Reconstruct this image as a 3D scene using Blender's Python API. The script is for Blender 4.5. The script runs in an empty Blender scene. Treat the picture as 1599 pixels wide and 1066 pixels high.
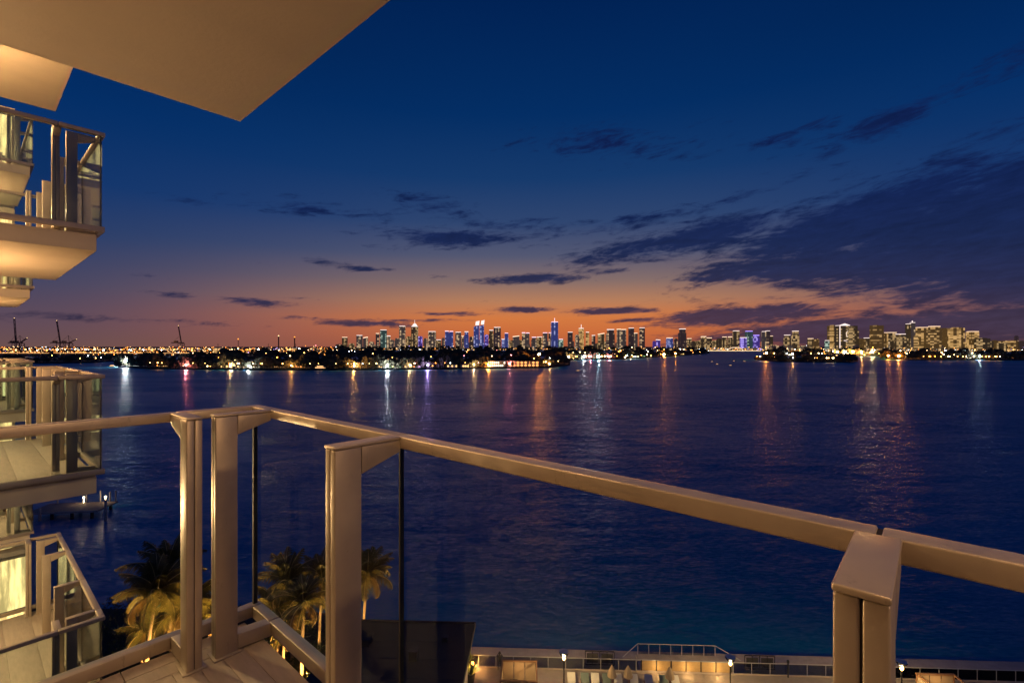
import bpy, bmesh, math, random
from math import sin, cos, pi, radians
from mathutils import Vector, Matrix
random.seed(11)
sc = bpy.context.scene
COL = sc.collection
F = 755.0; HU = 799.5; HV = 541.0; CAMZ = 30.0
# ------------------------------------------------------------------ camera
cam_d = bpy.data.cameras.new('camera'); cam = bpy.data.objects.new('camera', cam_d); COL.objects.link(cam)
cam.location = (0, 0, CAMZ); cam.rotation_euler = (pi/2, 0, 0)
cam_d.sensor_width = 36; cam_d.lens = F/1599*36; cam_d.shift_y = (541-533)/1599
cam_d.clip_start = 0.05; cam_d.clip_end = 90000
sc.camera = cam
# ------------------------------------------------------------------ view / render settings
sc.view_settings.view_transform = 'Standard'; sc.view_settings.look = 'None'
sc.view_settings.exposure = 0; sc.view_settings.gamma = 1
sc.cycles.use_denoising = True
sc.cycles.sample_clamp_indirect = 3.0
sc.cycles.max_bounces = 7; sc.cycles.diffuse_bounces = 3; sc.cycles.glossy_bounces = 3
sc.cycles.transparent_max_bounces = 24
sc.cycles.caustics_reflective = False; sc.cycles.caustics_refractive = False
# ------------------------------------------------------------------ node helpers
def s2l(c): return tuple(((x/255)/12.92 if x/255 <= .04045 else ((x/255+.055)/1.055)**2.4) for x in c)
class NT:
    def __init__(s, tree): s.t = tree; s.n = tree.nodes; s.l = tree.links
    def put(s, v, sock):
        if hasattr(v, 'is_output') or isinstance(v, bpy.types.NodeSocket): s.l.new(v, sock)
        elif v is not None: sock.default_value = v
    def m(s, op, a, b=None, c=None, clamp=False):
        n = s.n.new('ShaderNodeMath'); n.operation = op; n.use_clamp = clamp
        s.put(a, n.inputs[0]); s.put(b, n.inputs[1])
        if c is not None: s.put(c, n.inputs[2])
        return n.outputs[0]
    def vm(s, op, a, b=None, scale=None):
        n = s.n.new('ShaderNodeVectorMath'); n.operation = op
        s.put(a, n.inputs[0])
        if b is not None: s.put(b, n.inputs[1])
        if scale is not None: s.put(scale, n.inputs['Scale'])
        return n.outputs[0]
    def xyz(s, x, y, z):
        n = s.n.new('ShaderNodeCombineXYZ'); s.put(x, n.inputs[0]); s.put(y, n.inputs[1]); s.put(z, n.inputs[2]); return n.outputs[0]
    def sep(s, v):
        n = s.n.new('ShaderNodeSeparateXYZ'); s.l.new(v, n.inputs[0]); return n.outputs
    def ramp(s, f, stops, interp='LINEAR'):
        n = s.n.new('ShaderNodeValToRGB'); s.put(f, n.inputs[0]); cr = n.color_ramp; cr.interpolation = interp
        while len(cr.elements) > 1: cr.elements.remove(cr.elements[-1])
        cr.elements[0].position = stops[0][0]; cr.elements[0].color = (*stops[0][1], 1)
        for p, c in stops[1:]:
            e = cr.elements.new(p); e.color = (*c, 1)
        return n.outputs[0]
    def mix(s, f, a, b, blend='MIX'):
        n = s.n.new('ShaderNodeMix'); n.data_type = 'RGBA'; n.blend_type = blend
        s.put(f, n.inputs[0])
        for v, i in ((a, 6), (b, 7)):
            if isinstance(v, tuple): v = (*v[:3], 1)
            s.put(v, n.inputs[i])
        return n.outputs[2]
    def noise(s, vec, scale, detail=4, rough=.55, dist=0):
        n = s.n.new('ShaderNodeTexNoise'); s.put(vec, n.inputs['Vector'])
        n.inputs['Scale'].default_value = scale; n.inputs['Detail'].default_value = detail
        n.inputs['Roughness'].default_value = rough; n.inputs['Distortion'].default_value = dist
        return n.outputs[0]
    def mr(s, v, a, b, c=0, d=1, kind='SMOOTHSTEP'):
        n = s.n.new('ShaderNodeMapRange'); n.interpolation_type = kind
        s.put(v, n.inputs[0])
        for i, x in enumerate((a, b, c, d)): s.put(x, n.inputs[1+i])
        return n.outputs[0]
# ------------------------------------------------------------------ world: dusk sky with cloud banks
w = bpy.data.worlds.new('World'); sc.world = w; w.use_nodes = True
w.cycles.sampling_method = 'MANUAL'; w.cycles.sample_map_resolution = 512
T = NT(w.node_tree); T.n.clear()
tc = T.n.new('ShaderNodeTexCoord'); dirv = tc.outputs['Generated']
dx, dy, dz = T.sep(dirv)[:3]
az = T.m('ARCTAN2', dx, dy)
el = T.m('ARCSINE', dz)
elr = T.m('MULTIPLY', el, 1/1.5, clamp=True)
def E(v): return math.atan2(HV-v, F)/1.5
def E2(v): return math.atan2(HV-v, math.hypot(F, 560))/1.5
glow = [(0, s2l((176, 92, 62))), (E(520), s2l((202, 108, 60))), (E(497), s2l((212, 122, 66))), (E(470), s2l((182, 126, 92))),
        (E(440), s2l((134, 110, 106))), (E(400), s2l((84, 88, 114))), (E(350), s2l((48, 70, 112))), (E(280), s2l((22, 58, 108))),
        (E(180), s2l((4, 46, 100))), (E(0), s2l((1, 34, 84))), (1, s2l((2, 28, 76)))]
side = [(0, s2l((108, 80, 78))), (E2(510), s2l((98, 76, 88))), (E2(450), s2l((70, 70, 98))), (E2(380), s2l((42, 62, 104))),
        (E2(300), s2l((18, 54, 108))), (E2(180), s2l((3, 46, 102))), (E2(0), s2l((1, 34, 82))), (1, s2l((2, 28, 76)))]
g1 = T.ramp(elr, glow); g2 = T.ramp(elr, side)
azf = T.m('ABSOLUTE', T.m('SUBTRACT', az, 0.10))
fglow = T.mr(azf, 0.10, 0.92, 1, 0)
sky = T.mix(fglow, g2, g1)
# clouds: fractal noise on a flat cloud deck, gathered into banks
zc = T.m('ADD', T.m('MAXIMUM', dz, 0.0), 0.10)
cp = T.xyz(T.m('DIVIDE', dx, zc), T.m('DIVIDE', dy, zc), 0.0)
cn = T.noise(cp, 1.6, 8, .66, .5)
azs = T.m('ADD', az, 0.0); els = T.m('ADD', el, T.m('MULTIPLY', az, -.10))
cn2 = T.noise(T.xyz(T.m('MULTIPLY', az, 9.0), T.m('MULTIPLY', els, 46.0), 3.7), 1.0, 7, .66, .9)
cn3 = T.noise(T.xyz(T.m('MULTIPLY', az, 34.0), T.m('MULTIPLY', els, 120.0), 1.7), 1.0, 5, .62, .5)
nn = T.m('ADD', T.m('ADD', T.m('MULTIPLY', cn, .30), T.m('MULTIPLY', cn2, .46)), T.m('MULTIPLY', cn3, .24))
# (u, v, half width px, half height px, slope, strength)
banks = [(770, 352, 70, 8, .02, .6), (830, 345, 60, 7, -.04, .5), (1000, 340, 90, 9, -.1, .62), (1180, 300, 130, 10, -.22, .6), (1350, 455, 160, 7, -.02, .8), (1120, 435, 90, 7, .02, .85), (1560, 375, 320, 80, -.10, 1.3), (1330, 350, 230, 48, -.26, 1.15), (1290, 414, 220, 27, -.02, 1.15), (1085, 372, 190, 24, -.12, .95), (930, 358, 120, 14, -.05, .6), (1540, 320, 170, 60, -.25, 1.1),
         (1440, 514, 350, 22, -.03, 1.4), (1150, 492, 140, 14, -.05, 1.1), (1590, 440, 130, 36, 0, 1.2),
         (700, 371, 120, 15, .03, .86), (590, 385, 60, 6, .02, .4), (950, 226, 120, 24, .04, .62), (1215, 217, 50, 12, 0, .5), (1275, 190, 50, 14, 0, .5), (1440, 165, 210, 24, -.28, .6),
         (510, 328, 130, 14, -.01, .62), (400, 322, 110, 8, .02, .38), (680, 322, 70, 20, .15, .5), (290, 312, 60, 8, .05, .5), (630, 318, 30, 14, 0, .4),
         (400, 471, 60, 7, .03, .85), (275, 461, 44, 5, .03, .6), (500, 407, 55, 6, .02, .6), (570, 420, 40, 4.5, 0, .65), (240, 432, 50, 6, .03, .45), (620, 378, 70, 5, .02, .45),
         (575, 505, 75, 5, .01, .9), (820, 483, 55, 5, 0, .9), (955, 486, 80, 6, .01, .9), (840, 435, 90, 8, -.03, .9), (940, 424, 60, 6, -.03, .75), (920, 400, 50, 6, 0, .65),
         (700, 490, 70, 3.4, 0, .7), (640, 500, 90, 3.5, -.01, .7), (475, 497, 60, 4, .01, .7), (200, 500, 200, 7, .03, .55), (1010, 500, 80, 5, 0, .7), (460, 466, 80, 4, .02, .45), (700, 432, 30, 4, 0, .4), (760, 470, 60, 3, 0, .35)]
mask = None
for (u, v, hw, hh, sl, st) in banks:
    a0 = math.atan((u-HU)/F); e0 = math.atan((HV-v)/math.hypot(F, u-HU))
    k = cos(a0)
    rx = hw/F*k*k; ry = hh/F*k
    da = T.m('SUBTRACT', az, a0); de = T.m('SUBTRACT', el, e0)
    de = T.m('ADD', de, T.m('MULTIPLY', da, sl))
    q = T.m('ADD', T.m('POWER', T.m('ABSOLUTE', T.m('DIVIDE', da, rx)), 2.0), T.m('POWER', T.m('ABSOLUTE', T.m('DIVIDE', de, ry)), 2.0))
    g = T.m('MULTIPLY', T.m('POWER', 2.718, T.m('MULTIPLY', q, -.62)), st)
    mask = g if mask is None else T.m('MAXIMUM', mask, g)
dens = T.m('ADD', T.m('MULTIPLY', T.m('SUBTRACT', nn, .5), 4.6), T.m('MULTIPLY', mask, 1.45))
cl = T.mr(dens, .46, 1.22)
ccol = T.ramp(elr, [(0, s2l((60, 46, 64))), (E2(505), s2l((58, 50, 74))), (E2(450), s2l((32, 40, 76))), (E2(390), s2l((22, 36, 76))),
                    (E2(300), s2l((18, 34, 80))), (E2(180), s2l((16, 32, 80))), (1, s2l((5, 20, 60)))])
cv = T.mr(T.m('ADD', T.m('MULTIPLY', cn2, .6), T.m('MULTIPLY', cn3, .4)), .35, .68, 1.28, .74, 'LINEAR')
ccol = T.mix(1.0, ccol, T.xyz(cv, cv, cv), 'MULTIPLY')
sky = T.mix(T.m('MULTIPLY', cl, .93), sky, ccol)
bg = T.n.new('ShaderNodeBackground'); T.put(sky, bg.inputs[0]); bg.inputs[1].default_value = 1.0
out = T.n.new('ShaderNodeOutputWorld'); T.l.new(bg.outputs[0], out.inputs[0])
# ------------------------------------------------------------------ materials
MATS = {}
def newmat(name):
    m = bpy.data.materials.new(name); m.use_nodes = True; t = NT(m.node_tree)
    p = m.node_tree.nodes['Principled BSDF']; MATS[name] = m
    return m, t, p
def pm(name, col, rough=.6, metal=0, var=.12, scale=6, bump=0, bscale=40, spec=None, streak=None):
    m, t, p = newmat(name)
    tcn = t.n.new('ShaderNodeTexCoord'); vec = tcn.outputs['Object']
    if streak: vec = t.vm('MULTIPLY', vec, streak)
    n = t.noise(vec, scale, 5, .6)
    f = t.mr(n, .3, .7, 1-var, 1+var, 'LINEAR')
    base = t.mix(1.0, col, t.xyz(f, f, f), 'MULTIPLY')
    t.put(base, p.inputs['Base Color'])
    r = t.mr(n, .3, .7, max(rough-.08, .02), min(rough+.08, 1), 'LINEAR'); t.put(r, p.inputs['Roughness'])
    p.inputs['Metallic'].default_value = metal
    if bump:
        b = t.n.new('ShaderNodeBump'); b.inputs['Strength'].default_value = bump; b.inputs['Distance'].default_value = .01
        t.put(t.noise(vec, bscale, 4), b.inputs['Height']); t.l.new(b.outputs[0], p.inputs['Normal'])
    return m
def em(name, col, strength, nee=True):
    m, t, p = newmat(name)
    if not nee: m.cycles.emission_sampling = 'NONE'
    p.inputs['Base Color'].default_value = (.02, .02, .02, 1)
    p.inputs['Emission Color'].default_value = (*col, 1); p.inputs['Emission Strength'].default_value = strength
    return m
M_rail = pm('painted_aluminium', (.50, .42, .33), .36, .45, .07, 9, .03, 300)
def translucent(m, col, f=.45):
    t = NT(m.node_tree); p = m.node_tree.nodes['Principled BSDF']; tl = t.n.new('ShaderNodeBsdfTranslucent'); tl.inputs[0].default_value = (*col, 1)
    mx = t.n.new('ShaderNodeMixShader'); mx.inputs[0].default_value = f; t.l.new(p.outputs[0], mx.inputs[1]); t.l.new(tl.outputs[0], mx.inputs[2])
    t.l.new(mx.outputs[0], m.node_tree.nodes['Material Output'].inputs[0])
def weathered(m):
    # thin dirt stains along the metal
    t = NT(m.node_tree); p = m.node_tree.nodes['Principled BSDF']
    tcn = t.n.new('ShaderNodeTexCoord')
    d = t.noise(t.vm('MULTIPLY', tcn.outputs['Object'], (3, 3, 1.0)), 9, 8, .75, .15)
    k = t.mr(d, .58, .74, 0, .55)
    old = p.inputs['Base Color'].links[0].from_socket
    t.put(t.mix(k, old, (.16, .12, .09)), p.inputs['Base Color'])
weathered(M_rail)
M_gasket = pm('black_gasket', (.012, .012, .012), .5)
M_groove = pm('dark_joint', (.03, .025, .02), .8)
M_board = pm('deck_board', (.47, .385, .30), .62, 0, .14, 5, .25, 120, streak=(6, 1, 1))
M_slab = pm('painted_concrete', (.74, .63, .48), .75, 0, .05, 2.5, .15, 60)
M_wallc = pm('cream_wall', (.62, .52, .40), .7, 0, .05, 2)
M_frame = pm('window_frame', (.25, .22, .18), .45, .3)
M_lit = em('lit_room_glass', (1.0, .55, .20), 1.0)
M_dim = em('dim_room_glass', (1.0, .50, .22), .10)
M_lit2 = em('lit_curtained_window', (1.0, .60, .20), 2.1)
def lit_detail(m, cells):
    t = NT(m.node_tree); p = m.node_tree.nodes['Principled BSDF']
    tcn = t.n.new('ShaderNodeTexCoord')
    n = t.noise(t.vm('MULTIPLY', tcn.outputs['Object'], cells), 3, 4, .6)
    st = p.inputs['Emission Strength'].default_value
    t.put(t.m('MULTIPLY', t.mr(n, .35, .65, .45, 1.4), st), p.inputs['Emission Strength'])
lit_detail(M_lit2, (3, 3, .35))
def glassmat(name, tint, refl=1.0):
    m = bpy.data.materials.new(name); m.use_nodes = True; t = NT(m.node_tree); t.n.clear()
    tr = t.n.new('ShaderNodeBsdfTransparent'); tr.inputs[0].default_value = (*tint, 1)
    gl = t.n.new('ShaderNodeBsdfGlossy'); gl.inputs['Roughness'].default_value = .03
    fr = t.n.new('ShaderNodeFresnel'); fr.inputs[0].default_value = 1.5
    mx = t.n.new('ShaderNodeMixShader'); t.put(t.m('MULTIPLY', fr.outputs[0], refl, clamp=True), mx.inputs[0])
    t.l.new(tr.outputs[0], mx.inputs[1]); t.l.new(gl.outputs[0], mx.inputs[2])
    o = t.n.new('ShaderNodeOutputMaterial'); t.l.new(mx.outputs[0], o.inputs[0])
    return m
M_glass = glassmat('balcony_glass', (.90, .965, .99), .07)
M_nglass = glassmat('neighbour_glass', (.84, .90, .91), .75)
M_tglass = glassmat('terrace_glass', (.85, .88, .86), 1.0)
M_soil = pm('garden_soil', (.035, .028, .018), .9, 0, .3, 2)
M_terrace = pm('terrace_stone', (.36, .29, .24), .7, 0, .12, 1.5)
M_cap = pm('seawall_stone', (.46, .37, .32), .8, 0, .15, 1.2)
M_roof = pm('dark_roof_felt', (.03, .027, .025), .85, 0, .35, .8, .3, 10)
M_wood = pm('cabana_wood', (.22, .11, .05), .6, 0, .2, 4)
M_canvas = pm('canvas', (.36, .26, .16), .8, 0, .05, 3)
M_cush = pm('white_cushion', (.72, .66, .56), .8, 0, .04, 3)
M_cushg = pm('grey_green_cushion', (.16, .20, .17), .8, 0, .04, 3)
M_dark = pm('dark_metal', (.03, .028, .026), .5, .4)
M_steel = pm('bright_handrail', (.62, .58, .52), .35, .3, .05)
M_bark = pm('palm_bark', (.22, .16, .10), .85, 0, .25, 12, .5, 30, streak=(1, 1, 6))
M_frond = pm('palm_leaf', (.085, .085, .03), .5, 0, .3, 2)
M_frond2 = pm('palm_leaf_old', (.16, .12, .035), .6, 0, .3, 2)
M_stem_lit = pm('palm_stem_lit', (.42, .34, .14), .5, 0, .1)  # lamp light caught by the stems is painted in as pale gold
M_shrub = pm('shrub_leaf', (.045, .070, .022), .6, 0, .4, 1.2)
translucent(M_frond, (.13, .115, .03), .35); translucent(M_frond2, (.22, .15, .05), .35); translucent(M_shrub, (.10, .10, .03), .35)
M_tree = pm('island_foliage', (.075, .07, .04), .8, 0, .35, .05)
M_land = pm('island_ground', (.025, .022, .018), .9, 0, .3, .02)
M_dock = pm('dock_timber', (.20, .155, .13), .8, 0, .2, .8)
M_pile = pm('wood_piling', (.30, .28, .27), .8, 0, .2, 2)
M_hull = pm('boat_hull', (.55, .56, .58), .4, 0, .04, .3)
M_house = pm('house_render', (.42, .34, .26), .8, 0, .1, .2)
M_houser = pm('house_roof', (.08, .05, .04), .8, 0, .2, .5)
M_crane = pm('crane_steel', (.06, .05, .055), .6)
M_shed = pm('warehouse_wall', (.30, .20, .12), .8, 0, .15, .05)
M_concrete = pm('causeway_concrete', (.24, .19, .15), .8)
M_skin = pm('skin', (.35, .20, .13), .6); M_cloth = pm('dark_clothes', (.012, .012, .016), .8); M_hair = pm('dark_hair', (.01, .008, .006), .6)
LAMP = {'orange': em('lamp_orange', (1, .30, .04), 22), 'amber': em('lamp_amber', (1, .44, .10), 22), 'warm': em('lamp_warm_white', (1, .62, .28), 22),
        'white': em('lamp_cool_white', (.85, .93, 1), 22), 'pink': em('lamp_pink', (1, .24, .26), 22), 'cyan': em('lamp_cyan', (.55, .85, 1), 20), 'violet': em('lamp_violet', (.5, .36, 1), 16)}
BIG = {k: em('bright_'+k, v.node_tree.nodes['Principled BSDF'].inputs['Emission Color'].default_value[:3], 1400) for k, v in LAMP.items()}
CITY = {k: em('city_'+k, v.node_tree.nodes['Principled BSDF'].inputs['Emission Color'].default_value[:3], 2.6, False) for k, v in LAMP.items()}
CROWN = {'white': em('crown_white', (1, .80, .74), 1.35, False), 'warm': em('crown_warm', (1, .68, .45), 1.6, False), 'blue': em('crown_blue', (.45, .5, 1), 1.8, False),
         'violet': em('crown_violet', (.42, .28, 1), 1.8, False), 'pink': em('crown_pink', (1, .62, .72), 1.7, False)}
HW = {'warm': em('house_window_warm', (1, .55, .2), 2.6), 'white': em('house_window_white', (1, .88, .62), 3.2), 'orange': em('house_window_orange', (1, .36, .10), 2.2), 'green': em('house_light_green', (.5, 1, .45), 1.6)}
def tower_mat(name, body, lit, thr, strength, wash=None, ws=0, cw=13.0, chh=10.0):
    m, t, p = newmat(name); m.cycles.emission_sampling = 'NONE'
    tcn = t.n.new('ShaderNodeTexCoord'); oi = t.n.new('ShaderNodeObjectInfo')
    geo = t.n.new('ShaderNodeNewGeometry')
    x, y, z = t.sep(geo.outputs['Position'])[:3]
    cx = t.m('FLOOR', t.m('DIVIDE', t.m('ADD', x, t.m('MULTIPLY', y, .73)), cw)); cz = t.m('FLOOR', t.m('DIVIDE', z, chh))
    wn = t.n.new('ShaderNodeTexWhiteNoise'); wn.noise_dimensions = '3D'
    t.put(t.xyz(cx, oi.outputs['Random'], cz), wn.inputs['Vector'])
    # whole lit columns / floors too
    wc = t.n.new('ShaderNodeTexWhiteNoise'); wc.noise_dimensions = '2D'; t.put(t.xyz(cx, oi.outputs['Random'], 0.0), wc.inputs['Vector'])
    v = t.m('ADD', t.m('MULTIPLY', wn.outputs['Value'], .45), t.m('MULTIPLY', wc.outputs['Value'], .55))
    on = t.m('MULTIPLY', t.mr(v, thr, thr+.16, 0, 1), t.m('MULTIPLY', strength*1.45, t.mr(wn.outputs['Value'], 0, 1, .4, 1.2, 'LINEAR')))
    nz = t.sep(geo.outputs['Normal'])[2]
    on = t.m('MULTIPLY', on, t.m('LESS_THAN', t.m('ABSOLUTE', nz), .5))
    col = t.mix(t.m('MULTIPLY', wn.outputs['Value'], .15), lit, (1, .86, .62))
    p.inputs['Base Color'].default_value = (*body, 1); p.inputs['Roughness'].default_value = .5
    e1 = t.n.new('ShaderNodeEmission'); t.put(col, e1.inputs[0]); t.put(on, e1.inputs[1])
    add = t.n.new('ShaderNodeAddShader'); t.l.new(p.outputs[0], add.inputs[0]); t.l.new(e1.outputs[0], add.inputs[1])
    last = add.outputs[0]
    if wash:      # coloured architectural lighting on the facade panels
        e2 = t.n.new('ShaderNodeEmission'); e2.inputs[0].default_value = (*wash, 1); e2.inputs[1].default_value = ws
        a2 = t.n.new('ShaderNodeAddShader'); t.l.new(last, a2.inputs[0]); t.l.new(e2.outputs[0], a2.inputs[1]); last = a2.outputs[0]
    t.l.new(last, m.node_tree.nodes['Material Output'].inputs[0])
    return m
TM = {'grey': tower_mat('tower_grey', (.10, .10, .10), (1, .66, .32), .58, .33, (.30, .22, .20), .13),
      'dark': tower_mat('tower_dark', (.05, .05, .06), (1, .62, .30), .66, .36, (.25, .15, .16), .09),
      'blue': tower_mat('tower_blue', (.06, .07, .12), (.55, .6, 1), .62, .32, (.10, .13, .55), .26),
      'violet': tower_mat('tower_violet', (.06, .05, .12), (.45, .35, 1), .5, .5, (.15, .08, .6), .30),
      'teal': tower_mat('tower_teal', (.06, .09, .09), (.7, .95, .75), .60, .3, (.15, .30, .28), .14),
      'yellow': tower_mat('tower_yellow', (.14, .11, .06), (1, .56, .17), .46, .33, (.5, .27, .07), .12, 14, 8),
      'olive': tower_mat('tower_olive', (.09, .08, .05), (1, .62, .24), .54, .29, (.30, .19, .09), .09, 12, 9)}
# ------------------------------------------------------------------ object helpers
def tag(o, label=None, cat=None, group=None, kind=None):
    if label: o['label'] = label
    if cat: o['category'] = cat
    if group: o['group'] = group
    if kind: o['kind'] = kind
    return o
def empty(name, loc=(0, 0, 0), rz=0, label=None, cat=None, group=None):
    o = bpy.data.objects.new(name, None); COL.objects.link(o); o.location = loc; o.rotation_euler = (0, 0, rz)
    o.empty_display_size = .2
    return tag(o, label, cat, group)
def link(name, me, parent=None, loc=(0, 0, 0), rz=0, scale=None):
    o = bpy.data.objects.new(name, me); COL.objects.link(o)
    if parent is not None: o.parent = parent
    o.location = loc; o.rotation_euler = (0, 0, rz)
    if scale: o.scale = scale
    return o
class MB:
    def __init__(s): s.v = []; s.f = []; s.mi = []; s.cur = 0
    def add(s, vs, fs):
        k = len(s.v); s.v += [tuple(x) for x in vs]; s.f += [tuple(i+k for i in f) for f in fs]; s.mi += [s.cur]*len(fs); return s
    def box(s, x0, x1, y0, y1, z0, z1):
        vs = [(x0, y0, z0), (x1, y0, z0), (x1, y1, z0), (x0, y1, z0), (x0, y0, z1), (x1, y0, z1), (x1, y1, z1), (x0, y1, z1)]
        return s.add(vs, [(0, 3, 2, 1), (4, 5, 6, 7), (0, 1, 5, 4), (1, 2, 6, 5), (2, 3, 7, 6), (3, 0, 4, 7)])
    def prism(s, pts, z0, z1):          # pts counter-clockwise
        n = len(pts); vs = [(x, y, z0) for x, y in pts]+[(x, y, z1) for x, y in pts]
        return s.add(vs, [tuple(reversed(range(n))), tuple(range(n, 2*n))]+[(i, (i+1) % n, n+(i+1) % n, n+i) for i in range(n)])
    def side(s, pts, y0, y1):           # pts in xz plane, extruded along y
        n = len(pts); vs = [(x, y0, z) for x, z in pts]+[(x, y1, z) for x, z in pts]
        return s.add(vs, [tuple(range(n)), tuple(reversed(range(n, 2*n)))]+[((i+1) % n, i, n+i, n+(i+1) % n) for i in range(n)])
    def bar(s, a, b, r, n=6, r2=None):
        a = Vector(a); b = Vector(b); d = (b-a).normalized(); u = d.orthogonal().normalized(); w_ = d.cross(u); r2 = r if r2 is None else r2
        vs = [a+(u*cos(2*pi*i/n)+w_*sin(2*pi*i/n))*r for i in range(n)]+[b+(u*cos(2*pi*i/n)+w_*sin(2*pi*i/n))*r2 for i in range(n)]
        return s.add(vs, [tuple(reversed(range(n))), tuple(range(n, 2*n))]+[(i, (i+1) % n, n+(i+1) % n, n+i) for i in range(n)])
    def lathe(s, prof, n=12, c=(0, 0)):
        k = len(prof); vs = [(c[0]+r*cos(2*pi*i/n), c[1]+r*sin(2*pi*i/n), z) for r, z in prof for i in range(n)]
        fs = [(j*n+i, j*n+(i+1) % n, (j+1)*n+(i+1) % n, (j+1)*n+i) for j in range(k-1) for i in range(n)]
        fs += [tuple(reversed(range(n))), tuple(range((k-1)*n, k*n))]
        return s.add(vs, fs)
    def ball(s, c, r, n=6, m=4, sz=1):
        return s.shift(lambda q: q.lathe([(max(r*sin(pi*j/m), r*.02), -r*sz*cos(pi*j/m)) for j in range(m+1)], n), c)
    def shift(s, fn, c):
        k = len(s.v); fn(s); s.v[k:] = [(x+c[0], y+c[1], z+c[2]) for x, y, z in s.v[k:]]; return s
    def mesh(s, name, mats, bev=0, smooth=False):
        me = bpy.data.meshes.new(name); me.from_pydata(s.v, [], s.f)
        for m in (mats if isinstance(mats, (list, tuple)) else [mats]): me.materials.append(m)
        me.polygons.foreach_set('material_index', s.mi)
        if bev:
            bm = bmesh.new(); bm.from_mesh(me)
            bmesh.ops.bevel(bm, geom=[e for e in bm.edges if len(e.link_faces) == 2 and e.calc_face_angle(0) > .6], offset=bev, segments=3, affect='EDGES', profile=.5)
            for f in bm.faces: f.smooth = True
            bm.to_mesh(me); bm.free()
        elif smooth:
            me.polygons.foreach_set('use_smooth', [True]*len(me.polygons))
        me.update(); return me
    def obj(s, name, mats, parent=None, loc=(0, 0, 0), rz=0, bev=0, smooth=False):
        return link(name, s.mesh(name, mats, bev, smooth), parent, loc, rz)
def wp(u, v, z=0.0):
    d = (CAMZ-z)*F/(v-HV); return ((u-HU)/F*d, d)
def wd(u, d): return ((u-HU)/F*d, d)
# ------------------------------------------------------------------ setting: water
m, t, p = newmat('bay_water')
geo = t.n.new('ShaderNodeNewGeometry'); pos = geo.outputs['Position']
def ncol(vec, detail=3, rough=.6):
    n = t.n.new('ShaderNodeTexNoise'); t.put(vec, n.inputs['Vector']); n.inputs['Scale'].default_value = 1
    n.inputs['Detail'].default_value = detail; n.inputs['Roughness'].default_value = rough
    return t.vm('SUBTRACT', n.outputs[1], (.5, .5, .5))
h3 = t.noise(t.vm('MULTIPLY', pos, (.006, .022, 0)), 1.0, 3, .55)
calm = t.mr(h3, .35, .65, .6, 1.2)
n1 = t.vm('MULTIPLY', ncol(t.vm('MULTIPLY', pos, (.10, .36, 0)), 3), (.16, .34, 0))
n2 = t.vm('MULTIPLY', ncol(t.vm('MULTIPLY', pos, (.8, 2.6, 0)), 4), (.34, .62, 0))
sl = t.vm('SCALE', t.vm('ADD', n1, n2), scale=calm)
nv = t.vm('NORMALIZE', t.vm('ADD', sl, (0, 0, 1)))
t.put(nv, p.inputs['Normal'])
p.inputs['Specular Tint'].default_value = (.72, .93, 1, 1)
p.inputs['Base Color'].default_value = (.0, .185, .320, 1); p.inputs['IOR'].default_value = 1.33
t.put(t.mr(h3, .35, .65, .32, .42), p.inputs['Roughness'])
M_water = m
wm = MB(); wm.add([(-60000, -300, -2), (60000, -300, -2), (60000, 70000, -2), (-60000, 70000, -2)], [(0, 1, 2, 3)])
tag(wm.obj('bay_water', M_water), kind='structure')
# ------------------------------------------------------------------ setting: land
def land(name, front, back, z1=.3, mat=None, label=None):
    q = MB(); pts = [wp(u, v, -2) for u, v in front]
    bk = [wd(u, back) for u, v in reversed(front)]
    q.prism(pts+bk, -5, z1)
    return tag(q.obj(name, mat or M_land), kind='structure')
near_front = [(178, 572), (230, 576), (400, 578), (560, 578), (700, 576.5), (860, 574), (890, 570)]
left_front = [(-160, 567), (90, 567.5), (150, 566), (186, 563)]
mid_front = [(872, 562.5), (965, 561.5), (1015, 558), (1060, 555.5), (1108, 552)]
tip_front = [(1178, 561.5), (1215, 565), (1328, 566), (1340, 564)]
right_front = [(1374, 560), (1420, 562), (1600, 562.5), (1760, 562)]
chan_front = [(1190, 556), (1380, 556)]
land('near_island', near_front, 1150); land('left_shore', left_front, 1250); land('middle_island', mid_front, 2300)
land('small_island', tip_front, 1230); land('right_island', right_front, 2200); land('channel_island', chan_front, 2200)
q = MB(); q.prism([wd(-900, 3900), wd(1185, 3900), wd(1200, 2750), wd(2600, 2750), wd(2600, 60000), wd(-900, 60000)], -5, .5); tag(q.obj('mainland', M_land), kind='structure')
far_front = [(300, 558), (600, 557), (905, 556)]
land('far_island', far_front, 3000)
# own shore: land with baywalk, terrace and seawall
q = MB(); q.prism([(-95, -60), (60, -60), (60, 45.3), (48.5, 45.85), (-4, 48.2), (-16, 49), (-20, 54.5), (-60, 56), (-95, 50)], -4, -.02); tag(q.obj('garden_ground', M_soil), kind='structure')
tdir = math.atan2(-2.3, 52.3)
def tp(x, off):      # point on the terrace: x along the seawall, off metres inland from its outer edge
    y = 48.02-x*.044
    return (x-off*.044, y-off)
q = MB(); q.add([(*tp(-3.2, 40), 0), (*tp(60, 40), 0), (*tp(60, 1.2), 0), (*tp(-3.2, 1.2), 0)], [(0, 1, 2, 3)]); tag(q.obj('terrace_paving', M_terrace), kind='structure')
q = MB(); q.prism([tp(-16, 1.2), tp(62, 1.2), tp(62, 0), tp(-16, 0)], -3, .12); tag(q.obj('seawall_cap', M_cap), kind='structure')
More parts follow.
